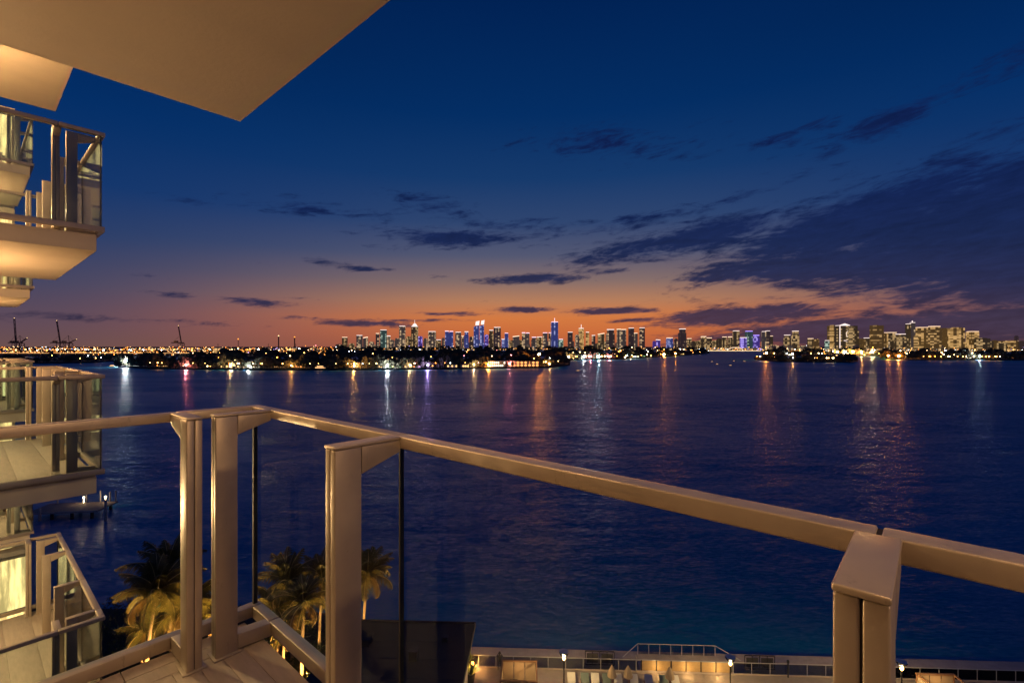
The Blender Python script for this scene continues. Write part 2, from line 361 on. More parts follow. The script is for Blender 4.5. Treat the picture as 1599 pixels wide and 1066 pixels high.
# ------------------------------------------------------------------ the building and its balconies (local x = outward, y = along facade)
RZ = math.atan2(.7513, .66)
DECK = CAMZ-1.536; ST = 2.9
bld = empty('apartment_building', (0, 0, 0), RZ, 'cream apartment tower with stacked glass balconies and warmly lit rooms', 'building')
def part(q, name, mat, parent=bld, loc=(0, 0, 0), bev=0): return q.obj(name, mat, parent, loc, 0, bev)
FB = -1.2     # facade plane
def slab(a0, a1, bo, z1, deck=True, bottom=None):
    s = part(MB().box(FB, bo, a0, a1, bottom if bottom is not None else z1-.22, z1-.024), 'balcony_slab', M_slab, bev=.006)
    return s
board_cache = {}
def boards(parent, a0, a1, b1, z, rows, pitch=.1):
    # boards along the facade direction, one cross border board at the end facing the recess
    L = a1-a0
    k = (round(L, 3), pitch)
    if k not in board_cache:
        board_cache[k] = [MB().box(0, pitch-.0015, 0, L, -.022, 0).mesh('deck_board', M_board, .0025)]
    for i in range(rows):
        link('deck_board', board_cache[k][0], parent, (b1-pitch*(i+1)+.0017, a0, z))
cross_cache = {}
def cross(parent, a, b0, b1, z):
    n = 4; L = (b1-b0)/n
    if round(L, 3) not in cross_cache: cross_cache[round(L, 3)] = MB().box(0, L-.004, 0, .0965, -.022, 0).mesh('border_board', M_board, .0025)
    for i in range(n): link('border_board', cross_cache[round(L, 3)], parent, (b0+L*i, a, z))
# own floor and own ceiling
own = slab(-1.0, 2.90, 1.045, DECK)
boards(own, -1.0, 2.70, 1.05, DECK, 22)
cross(own, 2.703, FB+.05, 1.046, DECK); cross(own, 2.803, FB+.05, 1.046, DECK)
slab(-1.0, 2.70, .95, DECK+ST, bottom=CAMZ+1.158)
MOD = [(-1.04, 2.96), (7.51, 11.53), (16.08, 20.10)]
for lv in (-2, -1, 0, 1, 2):
    for mi, (a0, a1) in enumerate(MOD):
        if mi == 0 or (mi == 1 and lv == -2): continue
        s = slab(a0+.07, a1-.12, 1.07, DECK+ST*lv)
        if lv <= 0: boards(s, a0+.27, a1-.14, 1.065, DECK+ST*lv, 7, .32); cross(s, a0+.17, FB+.05, 1.065, DECK+ST*lv); cross(s, a0+.075, FB+.05, 1.065, DECK+ST*lv)
# facade walls and windows
wmesh_f = {}
def window(a0, a1, z0, z1, mat, plane='b', at=FB, n=2, brk=True):
    # frame with mullions plus a glowing pane; plane b faces outward, plane a faces the camera side
    W = a1-a0; H = z1-z0; f = MB()
    def bx(x0, x1, zz0, zz1, d0, d1):
        if plane == 'b': f.box(at+d0, at+d1, x0, x1, zz0, zz1)
        else: f.box(x0, x1, at-d1, at-d0, zz0, zz1)
    for x0 in [a0+W*i/n for i in range(n+1)]: bx(x0-.03, x0+.03, z0, z1, -.02, .05)
    bx(a0+.03, a1-.03, z1-.06, z1, -.02, .046); bx(a0+.03, a1-.03, z0, z0+.07, -.02, .046)
    fr = f.obj('window', M_frame, bld)
    g = MB()
    if plane == 'b': g.box(at+.001, at+.015, a0+.03, a1-.03, z0+.07, z1-.06)
    else: g.box(a0+.03, a1-.03, at-.015, at-.001, z0+.07, z1-.06)
    g.obj('pane', mat, fr)
    return fr
for lv in (-3, -2, -1, 0, 1, 2, 3):
    z0 = DECK+ST*lv-.22; z1 = z0+ST
    part(MB().box(FB-.4, FB-.02, -8, 24, z0+.002, z1), 'wall', M_wallc)
for lv in (-2, -1, 0, 1, 2):
    zd = DECK+ST*lv
    for (a0, a1) in MOD:
        if (a0 < 0) and lv != 0: continue
        if a0 < 0:
            window(.3, 2.85, zd+.02, zd+2.35, M_dim, n=2)
            window(-2.6, -.1, zd+.02, zd+2.35, M_dim, n=2)
        else:
            window(a0+.1, a1-.1, zd+.02, zd+2.4, M_lit if a0 > 12 else M_dim, n=3)
    window(3.2, 7.4, zd+.02, zd+2.4, M_dim, n=3)
    # end wall with curtained windows beyond the second balcony (a low screen at eye level)
    part(MB().box(FB, 1.02, 20.14, 20.5, zd-.2, zd+(ST-.26 if lv else 1.12)), 'wall', M_wallc)
    window(FB+.1, .99, zd+.05, zd+(2.45 if lv else 1.08), M_lit2, plane='a', at=20.14, n=4)
# unseen lamps, added to light this balcony and its neighbours
def fill_lamp(a, b_, z, e, label='unseen warm lamp added high on the facade to light the balconies'):
    x = .66*b_-.7513*a; y = .7513*b_+.66*a
    r = empty('unseen_lamp', (x, y, z), RZ, label, 'lamp', 'unseen lamps along the facade')
    MB().box(-.10, -.06, -.06, .06, -.08, .08).obj('back_plate', M_frame, r); MB().ball((0, 0, 0), .055, 10, 8).obj('globe', LAMP['warm'], r)
    ld = bpy.data.lights.new('unseen_lamp_light', 'POINT'); ld.energy = e; ld.color = (1, .58, .25); ld.shadow_soft_size = .06 if e < 200 or e > 300 else .2
    lo = bpy.data.objects.new('unseen_lamp_light', ld); COL.objects.link(lo); lo.parent = r; lo.location = (.13, 0, 0)
fill_lamp(2.3, FB+.1, CAMZ+.62, 15); fill_lamp(-2.9, .80, CAMZ+.80, 120, 'unseen warm lamp under the ceiling just beyond the right end of this balcony')
def fill_spot(a, b_, e, label):  # spots added out of view to brighten rail tops and deck
    x = .66*b_-.7513*a; y = .7513*b_+.66*a
    r = empty('ceiling_fill_light', (x, y, CAMZ+1.157), 0, label, 'added ceiling light', None)
    MB().lathe([(.055, -.012), (.062, -.006), (.062, .0)], 16).obj('trim_ring', M_frame, r); MB().lathe([(.045, -.0145), (.045, -.0125)], 16).obj('lens', LAMP['warm'], r)
    ld = bpy.data.lights.new('fill_spot', 'SPOT'); ld.energy = e*1.2; ld.color = (1, .60, .31); ld.spot_size = 2.75; ld.spot_blend = .6; ld.shadow_soft_size = .05
    lo = bpy.data.objects.new('fill_spot', ld); COL.objects.link(lo); lo.parent = r; lo.location = (0, 0, -.03)
fill_spot(1.5, .55, 27, 'unseen fill light added in the ceiling above the corner of this balcony'); fill_spot(-.35, .66, 22, 'unseen fill light added in the ceiling above the nearest railing post')
for lv in (-2, -1, 0, 1, 2):  # out-of-view lamps added to brighten the neighbouring balconies and the recess
    fill_lamp(9.2, FB+.1, CAMZ+.5+ST*lv, 400)
    if lv in (0, 1, 2): fill_lamp(5.2, FB+.1, CAMZ+.6+ST*lv, (55, 9, 55)[lv])
    fill_lamp(17.6, FB+.1, CAMZ+.5+ST*lv, 400)
# ------------------------------------------------------------------ balcony railings
post_me = MB().box(0, .10, -.0330, -.0012, 0, 1.188).box(0, .10, .0012, .0330, 0, 1.188).mesh('post_bars', M_rail, .0045)
groove_me = MB().box(.004, .096, -.0013, .0013, .01, 1.18).mesh('groove', M_groove)
cap_me = MB().box(-.004, .262, -.0345, .0345, 1.189, 1.201).mesh('cap', M_rail, .004)
arm_me = MB().side([(.101, 1.188), (.101, 1.092), (.262, 1.145), (.262, 1.188)], -.0325, .0325).mesh('arm', M_rail, .003)
brk_me = MB().side([(.101, .085), (.101, .012), (.262, .004), (.262, .075)], -.0325, .0325).mesh('bracket', M_rail, .004)
base_me = MB().box(-.012, .112, -.05, .05, .0005, .008).mesh('base_plate', M_rail, .002)
bolt_me = MB().lathe([(.008, .008), (.008, .016), (.004, .019)], 8).mesh('bolt', M_dark)
def put_post(par, loc, rz):
    pst = link('post', post_me, par, loc, rz)
    for nm, me in (('groove', groove_me), ('cap', cap_me), ('arm', arm_me), ('bracket', brk_me), ('base_plate', base_me)): link(nm, me, pst)
    link('bolt', bolt_me, pst, (.12, 0, -.0)) ; return pst
def rail_seg(par, name, x0, x1, y0, y1, z0, z1, bev=.005): return MB().box(x0, x1, y0, y1, z0, z1).obj(name, M_rail, par, bev=bev)
def railing(a0, a1, lv, near_hi, label, group=None):
    """a0..a1 along the facade; near_hi: the corner from which post spacing starts is the a1 end"""
    zd = DECK+ST*lv
    r = empty('balcony_railing', (0, 0, 0), RZ, label, 'railing', group); r.location.z = zd
    R0, R1 = 1.155, 1.200; Q0, Q1 = .008, .072; bo, bi = 1.14, 1.08
    offs = [.2775, 1.4225, 2.881, 3.74]
    ps = [a1-o for o in offs] if near_hi else [a0+o for o in offs]
    cuts = sorted(ps)
    # front rail cut over each post
    edges = [a0]+[c for c in cuts]+[a1]
    g = .004
    for i in range(len(edges)-1):
        s0 = edges[i]+(0 if i == 0 else g); s1 = edges[i+1]-(0 if i == len(edges)-2 else g)
        if i == 0: s0 += .062
        if i == len(edges)-2: s1 -= .062
        if s1-s0 < .03: continue
        rail_seg(r, 'handrail', bi, bo, s0, s1, R0, R1); rail_seg(r, 'bottom_rail', bi+.002, bo-.002, s0, s1, Q0, Q1)
    for c in cuts:
        MB().box(bi+.004, bo-.004, c-g-.001, c+g+.001, R0+.004, R1-.005).obj('rail_joint', M_groove, r)
    # glass in the front: panels between rails
    gl = [a0+.03]+[c+.004 for c in cuts[1:-1]]+[a1-.03]
    for i in range(len(gl)-1):
        p_ = MB().box(1.104, 1.116, gl[i]+.008, gl[i+1]-.008, Q1-.01, R0+.01).obj('glass_panel', M_glass if a0 < 0 else M_nglass, r)
        MB().box(1.101, 1.119, gl[i+1]-.0075, gl[i+1]+.0005, Q1, R0).obj('gasket', M_gasket, p_)
    # sides
    for (ac, sgn) in ((a0, 1), (a1, -1)):
        lo, hi = (ac, ac+.06) if sgn > 0 else (ac-.06, ac)
        rail_seg(r, 'handrail', FB+.05, .7245, lo, hi, R0, R1); rail_seg(r, 'handrail', .7305, bo, lo, hi, R0, R1)
        rail_seg(r, 'bottom_rail', FB+.05, bo-.003, lo+.002, hi-.002, Q0, Q1)
        am = (lo+hi)/2
        p_ = MB().box(-.40, 1.10, am-.006, am+.006, Q1-.01, R0+.01).obj('glass_panel', M_glass if a0 < 0 else M_nglass, r)
        MB().box(1.0965, 1.1045, am-.009, am+.009, Q1, R0).obj('gasket', M_gasket, p_)
        MB().box(-1.1, -.41, am-.006, am+.006, Q1-.01, R0+.01).obj('glass_panel', M_glass if a0 < 0 else M_nglass, r)
        for b_ in (.7275, -.45):
            if sgn > 0: put_post(r, (b_, ac+.322, 0), -pi/2)
            else: put_post(r, (b_, ac-.322, 0), pi/2)
    for c in cuts: put_post(r, (.82, c, 0), 0)
    return r
railing(-1.04, 2.96, 0, True, 'nearest balcony railing, beige metal handrail and glass around this balcony')
nm = {-1: 'one floor below', 0: 'at eye level', 1: 'one floor above', 2: 'two floors above', -2: 'two floors below'}
for lv in (-1, 0, 1): railing(7.51, 11.53, lv, False, f'beige railing with glass on the adjacent balcony {nm[lv]}')
part(MB().box(FB, 1.04, 15.92, 16.3, DECK-2*ST-.2, DECK-ST-.27), 'wall', M_wallc)
window(FB+.1, 1.02, DECK-2*ST+.04, DECK-ST-.36, M_lit2, plane='a', at=15.92, n=4)
for lv in (-1, 0, 1, 2): railing(16.08, 20.10, lv, False, f'beige railing of the farther balcony column, {nm[lv]}')
# a few things on the neighbour's balconies
def armchair(a, b_, lv, rz, label):
    r = empty('balcony_chair', (0, 0, 0), 0, label, 'chair', None)
    x = .66*b_-.7513*a; y = .7513*b_+.66*a
    r.location = (x, y, DECK+ST*lv); r.rotation_euler = (0, 0, rz)
    MB().box(-.3, .3, -.3, .3, .30, .42).obj('seat', M_cush, r, bev=.03); MB().box(-.3, .3, .22, .34, .42, .8).obj('backrest', M_cush, r, bev=.03)
    for sx in (-1, 1):
        MB().box(sx*.33-.03, sx*.33+.03, -.3, .3, .48, .54).obj('armrest', M_wood, r, bev=.01)
        for sy in (-.27, .27): MB().box(sx*.33-.025, sx*.33+.025, sy-.025, sy+.025, 0, .479 ).obj('leg', M_wood, r)
armchair(18.6, .45, -1, .9, 'white cushioned chair on the farther balcony one floor below')
# ------------------------------------------------------------------ lamps on the terrace
def lamp_post(x, y, label, on=1):
    r = empty('lamp_post', (x, y, 0), 0, label, 'lamp post', 'lamp posts on the pool terrace')
    MB().lathe([(.12, 0), (.12, .15), (.06, .2), (.05, 3.45)], 8).obj('pole', M_dark, r)
    MB().lathe([(.05, 3.45), (.09, 3.5), (.14, 3.62), (.05, 3.66)], 10).obj('lamp_cup', LAMP['amber'] if on else M_dark, r)
    MB().lathe([(.10, 3.66), (.34, 3.95), (.40, 4.1), (.36, 4.14), (.05, 4.16)], 14).obj('lamp_shade', M_tglass, r)
    MB().lathe([(.38, 4.165), (.40, 4.19), (.05, 4.22)], 14).obj('lamp_lid', M_steel, r)
    ld = bpy.data.lights.new('lamp_light', 'POINT'); ld.energy = 1500; ld.color = (1, .58, .24); ld.shadow_soft_size = .12
    lo = bpy.data.objects.new('lamp_light', ld); COL.objects.link(lo); lo.parent = r; lo.location = (0, 0, 3.85)
lamp_post(4.4, 41.0, 'glowing globe lamp post behind the cabana, left of the loungers')
lamp_post(18.2, 40.3, 'lamp post with glass bowl right of the lookout railing')
lamp_post(32.0, 39.7, 'lit lamp post seen just right of the nearest railing post')
# terrace railing along the water
def terrace_rail(x0, x1, off, label, step=1.62, h=1.1, ends=None):
    r = empty('terrace_railing', (*tp(x0, off), 0), tdir, label, 'railing')
    L = math.hypot(tp(x1, off)[0]-tp(x0, off)[0], tp(x1, off)[1]-tp(x0, off)[1]); n = max(1, round(L/step)); st = L/n
    MB().box(0, L, -.03, .03, h-.04, h).obj('handrail', M_steel, r)
    MB().box(0, L, -.05, .05, .0, .10).obj('base_kerb', M_cap, r)
    pm_ = MB().box(-.025, .025, -.025, .025, .10, h-.04).mesh('post', M_steel); gm = MB().box(.03, st-.03, -.006, .006, .13, h-.05).mesh('glass_panel', M_tglass)
    for i in range(n+1): link('post', pm_, r, (st*i, 0, 0))
    for i in range(n): link('glass_panel', gm, r, (st*i, 0, 0))
    return r
terrace_rail(-3.0, 11.6, 2.8, 'long bright handrail with glass behind the standing person')
terrace_rail(20.4, 60, 2.8, 'glass terrace railing running right from the lookout')
# lookout: bump of railing over the water and the lit glazed wall under it
lk = empty('lookout_platform', (*tp(11.6, 2.8), 0), tdir, 'raised lookout with lit wall panels and outer railing at the seawall', 'platform')
MB().box(0, 8.8, -.12, .12, 0, .16).obj('base_kerb', M_cap, lk); MB().box(0, 8.8, -.04, .04, 1.06, 1.11).obj('handrail', M_steel, lk)
pan = MB().box(.05, 1.30, -.05, -.01, .17, 1.04).mesh('wall_panel', pm('ochre_panel', (.50, .33, .15), .6))
for i in range(6): link('wall_panel', pan, lk, (.5+i*1.35, 0, 0))
pst = MB().box(-.04, .04, -.08, .04, 0, 1.10).mesh('post', M_dark)
for i in range(7): link('post', pst, lk, (.5+i*1.35-.02, 0, 0))
MB().box(.4, 8.6, .05, 2.1, .12, .24).obj('platform_deck', M_cap, lk)
MB().box(.6, 8.0, 2.15, 2.2, 1.22, 1.27).bar((.6, 2.17, 1.24), (-1.2, .3, 1.09), .03).bar((8.0, 2.17, 1.24), (9.6, .3, 1.09), .03).obj('outer_handrail', M_steel, lk)
gp = MB().box(.0, .98, 2.165, 2.18, .3, 1.2).mesh('glass_panel', M_tglass)
pp = MB().box(-.02, .02, 2.15, 2.19, .2, 1.22).mesh('outer_post', M_steel)
for i in range(7): link('glass_panel', gp, lk, (.63+i*1.05, 0, 0))
for i in range(8): link('outer_post', pp, lk, (.62+i*1.05, 0, 0))
for i in (1, 3, 5):
    ld = bpy.data.lights.new('strip_light', 'POINT'); ld.energy = 30; ld.color = (1, .55, .2); ld.shadow_soft_size = .08
    lo = bpy.data.objects.new('strip_light', ld); COL.objects.link(lo); lo.parent = lk; lo.location = (.5+i*1.35, -.6, .5)
# dark framed screens behind the glass
def screen(x, wdt, label):
    r = empty('framed_screen', (*tp(x, 2.2), 0), tdir, label, 'screen')
    for z_ in (.1, 1.35): MB().box(0, wdt, -.03, .03, z_, z_+.08).obj('frame_bar', M_dark, r)
    for k in range(5): MB().box(wdt*k/4-.03, wdt*k/4+.03, -.029, .029, .18, 1.35).obj('upright', M_dark, r)
    for k in range(2): MB().box(wdt*(.05+.5*k), wdt*(.45+.5*k), -.012, .012, .3, 1.2).obj('panel', pm('screen_panel', (.05, .045, .05), .5), r)
screen(7.0, 2.7, 'dark framed screen between person and lookout, beyond the glass')
screen(21.7, 2.7, 'dark framed screen just right of the second lamp post')
for i, (x, lab) in enumerate(((25.2, 'short dark light bollard on the railing left of the nearest post'), (46.8, 'short dark light bollard on the railing at far right'))):
    r = empty('light_bollard', (*tp(x, 3.0), 0), 0, lab, 'bollard')
    MB().box(-.05, .05, -.05, .05, 0, 1.3).obj('post', M_dark, r); MB().lathe([(.10, 1.3), (.12, 1.5), (.08, 1.56)], 8).obj('head', M_dark, r)
# cabanas
def cabana(x, off, label, sz=(3.0, 2.6)):
    W, D = sz; r = empty('cabana', (*tp(x, off), 0), tdir, label, 'cabana')
    for sx in (0, W):
        for sy in (0, -D): MB().box(sx-.06, sx+.06, sy-.06, sy+.06, 0, 2.3).obj('post', M_wood, r)
    MB().box(-.08, W+.08, -.08, .08, 2.301, 2.42).obj('beam', M_wood, r); MB().box(-.08, W+.08, -D-.08, -D+.08, 2.301, 2.42).obj('beam', M_wood, r)
    for sx in (0, W): MB().box(sx-.07, sx+.07, -D+.081, -.081, 2.302, 2.41).obj('beam', M_wood, r)
    for k in range(3): MB().box(.07+k*(W-.1)/3, k*(W-.1)/3+(W-.1)/3, -.03, .03, .1, 2.25).obj('back_panel', M_canvas, r)
    MB().box(-.03, .03, -D+.1, -.1, .1, 2.2).obj('side_curtain', M_canvas, r)
    MB().box(.4, W-.4, -1.5, -.2, .05, .42).obj('daybed', M_cush, r, bev=.05)
    ld = bpy.data.lights.new('cabana_light', 'POINT'); ld.energy = 50; ld.color = (1, .5, .18); ld.shadow_soft_size = .05
    lo = bpy.data.objects.new('cabana_light', ld); COL.objects.link(lo); lo.parent = r; lo.location = (W*.5, -1.0, 1.9)
    return r
cabana(-.6, 5.4, 'open wood framed cabana with canvas back, beside the standing person')
cabana(34.5, 5.6, 'open wood framed cabana at the right, past the nearest railing post')
tb = empty('round_table', (*tp(.4, 5.9), 2.0-2.0), 0, 'small dark round table in the cabana beside the person', 'table')
MB().lathe([(.05, .02), (.05, .70)], 8).obj('leg', M_dark, tb); MB().lathe([(.55, .70), (.55, .75)], 18).obj('table_top', M_dark, tb)
# loungers and folded parasols
lg = {}
def lounger(x, off, white, label, group):
    r = empty('sun_lounger', (*tp(x, off), 0), tdir, label, 'sun lounger', group)
    mt = M_cush if white else M_cushg
    key = white
    if key not in lg:
        lg[key] = (MB().box(-.36, .36, -1.9, -.6, .30, .42).mesh('mattress', mt, .03), MB().side([(-.36, 0), (.36, 0), (.36, .1), (-.36, .1)], 0, .8).mesh('backrest', mt, .03),
                   MB().box(-.38, .38, -1.92, -.02, .22, .298).mesh('frame', M_wood), MB().box(-.03, .03, -.03, .03, 0, .22).mesh('leg', M_wood))
    a, b_, c, d = lg[key]
    link('mattress', a, r); bk = link('backrest', b_, r, (0, -.6, .32)); bk.rotation_euler = (.6, 0, 0); link('frame', c, r)
    for sx in (-.33, .33):
        for sy in (-.1, -1.85): link('leg', d, r, (sx, sy, 0))
spots = [(5.5, 1), (6.7, 0), (7.6, 1), (8.6, 0), (9.6, 1), (11.0, 1), (12.3, 1), (13.6, 0), (14.6, 1)]
nth = ['first', 'second', 'third', 'fourth', 'fifth', 'sixth', 'seventh', 'eighth', 'ninth', 'tenth', 'eleventh', 'twelfth']
for i, (x, wh) in enumerate(spots):
    lounger(x, 4.4, wh, f"{'white' if wh else 'grey green'} sun lounger on the terrace, {nth[i]} from the left of its row", 'sun loungers along the terrace')
for i, x in enumerate((9.0, 10.4, 14.0)):
    r = empty('closed_parasol', (*tp(x, 5.2), 0), 0, ['leftmost', 'middle', 'rightmost'][i]+' of three folded canvas parasols among the loungers', 'parasol', 'folded parasols among the loungers')
    MB().lathe([(.03, 0), (.03, 1.2)], 6).obj('pole', M_wood, r); MB().lathe([(.12, 1.0), (.42, 1.15), (.30, 1.6), (.04, 2.1)], 9).obj('canopy', M_canvas, r)
# ------------------------------------------------------------------ pavilion with dark flat roof
pv = empty('pavilion', (-3.15, 42.0, 0), tdir, 'low pavilion with a large dark flat roof beside the terrace', 'building')
MB().box(-11.4, 0, -16, 0, 5.7, 6.0).obj('roof', M_roof, pv)
MB().box(-11.4, 0, -.12, 0, 6.0, 6.12).box(-.12, 0, -16, -.13, 6.0, 6.12).obj('parapet', M_roof, pv)
for k in range(7): MB().box(-11.2, -.2, -16+k*2.2, -15.96+k*2.2, 6.001, 6.012).obj('roof_seam', M_dark, pv)
for (vx, vy, w_, h_) in ((-8.6, -3.2, .9, .5), (-4.2, -5.0, .6, .7), (-6.5, -8.6, 1.2, .6), (-2.2, -2.6, .4, .35)):
    MB().box(vx-w_/2, vx+w_/2, vy-w_/2, vy+w_/2, 6.001, 6+h_).box(vx-w_*.6, vx+w_*.6, vy-w_*.6, vy+w_*.6, 6+h_+.002, 6+h_+.06).obj('roof_vent', M_dark, pv)
MB().box(-10.8, -.6, -15.5, -.8, 0, 5.69).obj('wall', M_wallc, pv)
# ------------------------------------------------------------------ palms
def frond_mesh(L, droop, nseg=9, leaf=.85, old=False, seed=0):
    rd = random.Random(seed); q = MB(); pts = []
    ang = .75-.2*(droop > 1); x = z = 0
    for i in range(nseg+1):
        pts.append(Vector((x, 0, z)))
        x += cos(ang)*L/nseg; z += sin(ang)*L/nseg; ang -= droop*1.6/nseg*(.5+i/nseg)
    q.cur = 1
    for i in range(nseg): q.bar(pts[i], pts[i+1], .05*(1-i/nseg)+.012, 4)
    q.cur = 0
    N = 46
    for k in range(N):
        tt = .12+.88*k/N; i = min(int(tt*nseg), nseg-1); p0 = pts[i].lerp(pts[i+1], tt*nseg-i)
        dr = (pts[i+1]-pts[i]).normalized()
        ll = leaf*(sin(pi*min(tt*.9+.12, 1))**.6)*rd.uniform(.8, 1.1)
        for sgn in (-1, 1):
            d = (dr*.55+Vector((0, sgn, 0))*.85+Vector((0, 0, -.30-rd.uniform(0, .45)))).normalized()
            tip = p0+d*ll+Vector((0, 0, -.12*ll)); mid = p0+d*ll*.5+Vector((0, 0, .04)); wv = dr*.034
            q.add([p0-wv, p0+wv, mid+wv, mid-wv, tip], [(0, 1, 2, 3), (3, 2, 4)])
    return q.mesh('frond', [M_frond2 if old else M_frond, M_stem_lit])
fr = [frond_mesh(2.9, .75, seed=1), frond_mesh(3.1, 1.0, seed=2), frond_mesh(2.9, 1.35, seed=3), frond_mesh(2.5, .45, seed=4), frond_mesh(2.8, 1.75, seed=5, old=True)]
def palm(u, v, d, s, label, lean=(0.5, 0), nf=20, seed=0, gz=0):
    rd = random.Random(seed); x, y = wd(u, d); zt = CAMZ-(v-HV)*d/F
    r = empty('palm_tree', (x-lean[0], y-lean[1], gz), 0, label, 'palm tree', 'coconut palms below the balcony')
    H = zt-gz; q = MB(); n = 7
    c = [Vector((lean[0]*(i/n)**1.8, lean[1]*(i/n)**1.8, H*i/n)) for i in range(n+1)]
    for i in range(n): q.bar(c[i], c[i+1], .17-.07*i/n, 8, .17-.07*(i+1)/n)
    q.obj('trunk', M_bark, r)
    top = c[-1]
    hq = MB()
    for k in range(5): hq.ball((.22*cos(k*1.3), .22*sin(k*1.3), -.25), .13, 7, 5)
    hq.obj('coconuts', M_frond2, r, tuple(top))
    nf = int(nf*1.45)
    for k in range(nf):
        a = k*2.399+rd.uniform(-.2, .2); tier = k/nf
        me = fr[3] if tier < .15 else fr[0] if tier < .4 else fr[1] if tier < .65 else fr[2] if tier < .88 else fr[4]
        o = link('frond', me, r, tuple(top)); tilt = (-.75 if tier < .15 else -.45 if tier < .4 else -.05 if tier < .65 else .35 if tier < .88 else .6)+rd.uniform(-.15, .15)
        o.rotation_euler = (rd.uniform(-.25, .25), tilt, a); k_ = s*rd.uniform(.85, 1.12); o.scale = (k_, k_, k_)
    return r
palm(245, 925, 41, 1.25, 'lit coconut palm left of the railing posts, nearest of its clump', (.8, .3), 22, 1)
palm(262, 893, 45, 1.3, 'dark tall palm rising behind the lit palm on the left', (-.5, .2), 18, 2)
palm(292, 945, 43, 1.15, 'palm partly hidden behind the left railing post', (.4, .2), 18, 3)
palm(226, 985, 43, .8, 'small bright young palm low in front of the left clump', (.2, .1), 14, 4)
palm(450, 908, 45, 1.1, 'tallest palm seen through the glass of the corner panel', (-.4, .1), 20, 5)
palm(474, 942, 42, .95, 'slim palm with bright lit trunk in the middle clump', (.15, 0), 20, 6)
palm(503, 905, 46, 1.05, 'darker palm partly behind the second railing post', (.3, 0), 18, 7)
palm(432, 950, 44, .9, 'low lit palm at the left edge of the middle clump', (-.2, 0), 16, 8)
palm(445, 985, 42, .75, 'small palm low in the middle clump, brightly lit', (.2, 0), 14, 9)
palm(574, 898, 46, 1.1, 'lone palm standing behind the dark pavilion roof', (.5, 0), 20, 10)
palm(330, 960, 44, .8, 'small lit palm glimpsed between the two corner posts', (.1, 0), 14, 11)
# uplights
def uplight(x, y, e, tx=0, ty=0, label=''):
    r = empty('garden_uplight', (x, y, 0), 0, label, 'garden light', 'garden uplights under the palms')
    MB().lathe([(.09, 0), (.10, .18), (.07, .2)], 8).obj('housing', M_dark, r); MB().lathe([(.065, .201), (.065, .21)], 8).obj('lens', LAMP['amber'], r)
    ld = bpy.data.lights.new('uplight', 'SPOT'); ld.energy = e*8; ld.color = (1, .50, .13); ld.spot_size = 1.9; ld.spot_blend = .7; ld.shadow_soft_size = .05
    lo = bpy.data.objects.new('uplight', ld); COL.objects.link(lo); lo.parent = r; lo.location = (0, 0, .3)
    lo.rotation_euler = Vector((tx, ty, 6)).to_track_quat('-Z', 'Y').to_euler()
for i, (u, d, e, lab) in enumerate([(250, 40, 2600, 'uplight at the foot of the nearest left palm'), (222, 42, 900, 'uplight below the young palm at far left'), (300, 42, 1500, 'uplight behind the left railing post'),
        (442, 42.5, 1500, 'uplight at the left of the middle palm clump'), (476, 41, 1700, 'uplight below the slim palm of the middle clump'), (500, 44, 1000, 'uplight under the dark palm by the second post'),
        (340, 43, 1000, 'uplight between the corner posts'), (572, 44.5, 700, 'uplight behind the dark pavilion')]):
    x, y = wd(u, d); uplight(x, y-1.2, e*1.0, 0, 1.7, lab)
# shrubs: leafy bed, nobody could count the leaves
def shrubbery(name, regions, label, mat, n, seed, size=.22, hz=(.4, 1.6)):
    rd = random.Random(seed); q = MB()
    for _ in range(n):
        (x0, x1, y0, y1) = rd.choice(regions); cx, cy = rd.uniform(x0, x1), rd.uniform(y0, y1); h = rd.uniform(*hz); rr = rd.uniform(.4, .9)
        for k in range(26):
            th = rd.uniform(0, 2*pi); ph = math.acos(rd.uniform(-.1, 1)); p0 = Vector((cx+rr*sin(ph)*cos(th), cy+rr*sin(ph)*sin(th), h*.4+h*.7*cos(ph)))
            a = Vector((rd.uniform(-1, 1), rd.uniform(-1, 1), rd.uniform(-.3, 1))).normalized()*size*rd.uniform(.7, 1.6); b_ = a.orthogonal().normalized()*size*.35
            q.add([p0, p0+a*.5+b_, p0+a, p0+a*.5-b_], [(0, 1, 2, 3)])
    return tag(q.obj(name, mat), label, 'shrubs', None, 'stuff')
shrubbery('garden_shrubs', [(-52, -30, 34, 55), (-40, -14.8, 33, 51), (-28, -14.8, 40, 50)], 'dense tropical shrubs around the palms between building and bay', M_shrub, 1100, 5)
# lit border plants near pavilion edge
def rosette(x, y, z, s, label):
    r = empty('agave_plant', (x, y, z), 0, label, 'plant')
    lf = MB().add([(0, -.05, 0), (0, .05, 0), (.3, .08, .25), (.3, -.08, .25), (.62, 0, .42)], [(0, 1, 2, 3), (3, 2, 4)]).mesh('leaf', pm('agave_leaf', (.20, .24, .06), .5) if 'agave_leaf' not in MATS else MATS['agave_leaf'])
    for k in range(14):
        o = link('leaf', lf, r); o.rotation_euler = (0, -.5*(k % 3)/2, k*2.399); o.scale = (s, s, s)
for i, (u, v, s, lab) in enumerate([(735, 1052, 1.5, 'bright agave at the corner of the dark pavilion'), (733, 1030, 1.0, 'small lit agave behind the pavilion corner'), (186, 990, 1.6, 'spiky plant at the left end of the garden bed'), (205, 1020, 1.6, 'spiky plant below the left palms')]):
    x, y = wp(u, v, .1); rosette(x, y, 0.0, s, lab)
x, y = wp(738, 1040, .1)
r = empty('garden_uplight', (x, y, 0), 0, 'orange garden light glowing at the pavilion corner', 'garden light')
MB().lathe([(.12, 0), (.12, .3)], 8).obj('housing', M_dark, r); MB().lathe([(.11, .301), (.11, .5), (.03, .55)], 8).obj('lens', LAMP['orange'], r)
ld = bpy.data.lights.new('corner_light', 'POINT'); ld.energy = 200; ld.color = (1, .45, .12); ld.shadow_soft_size = .1
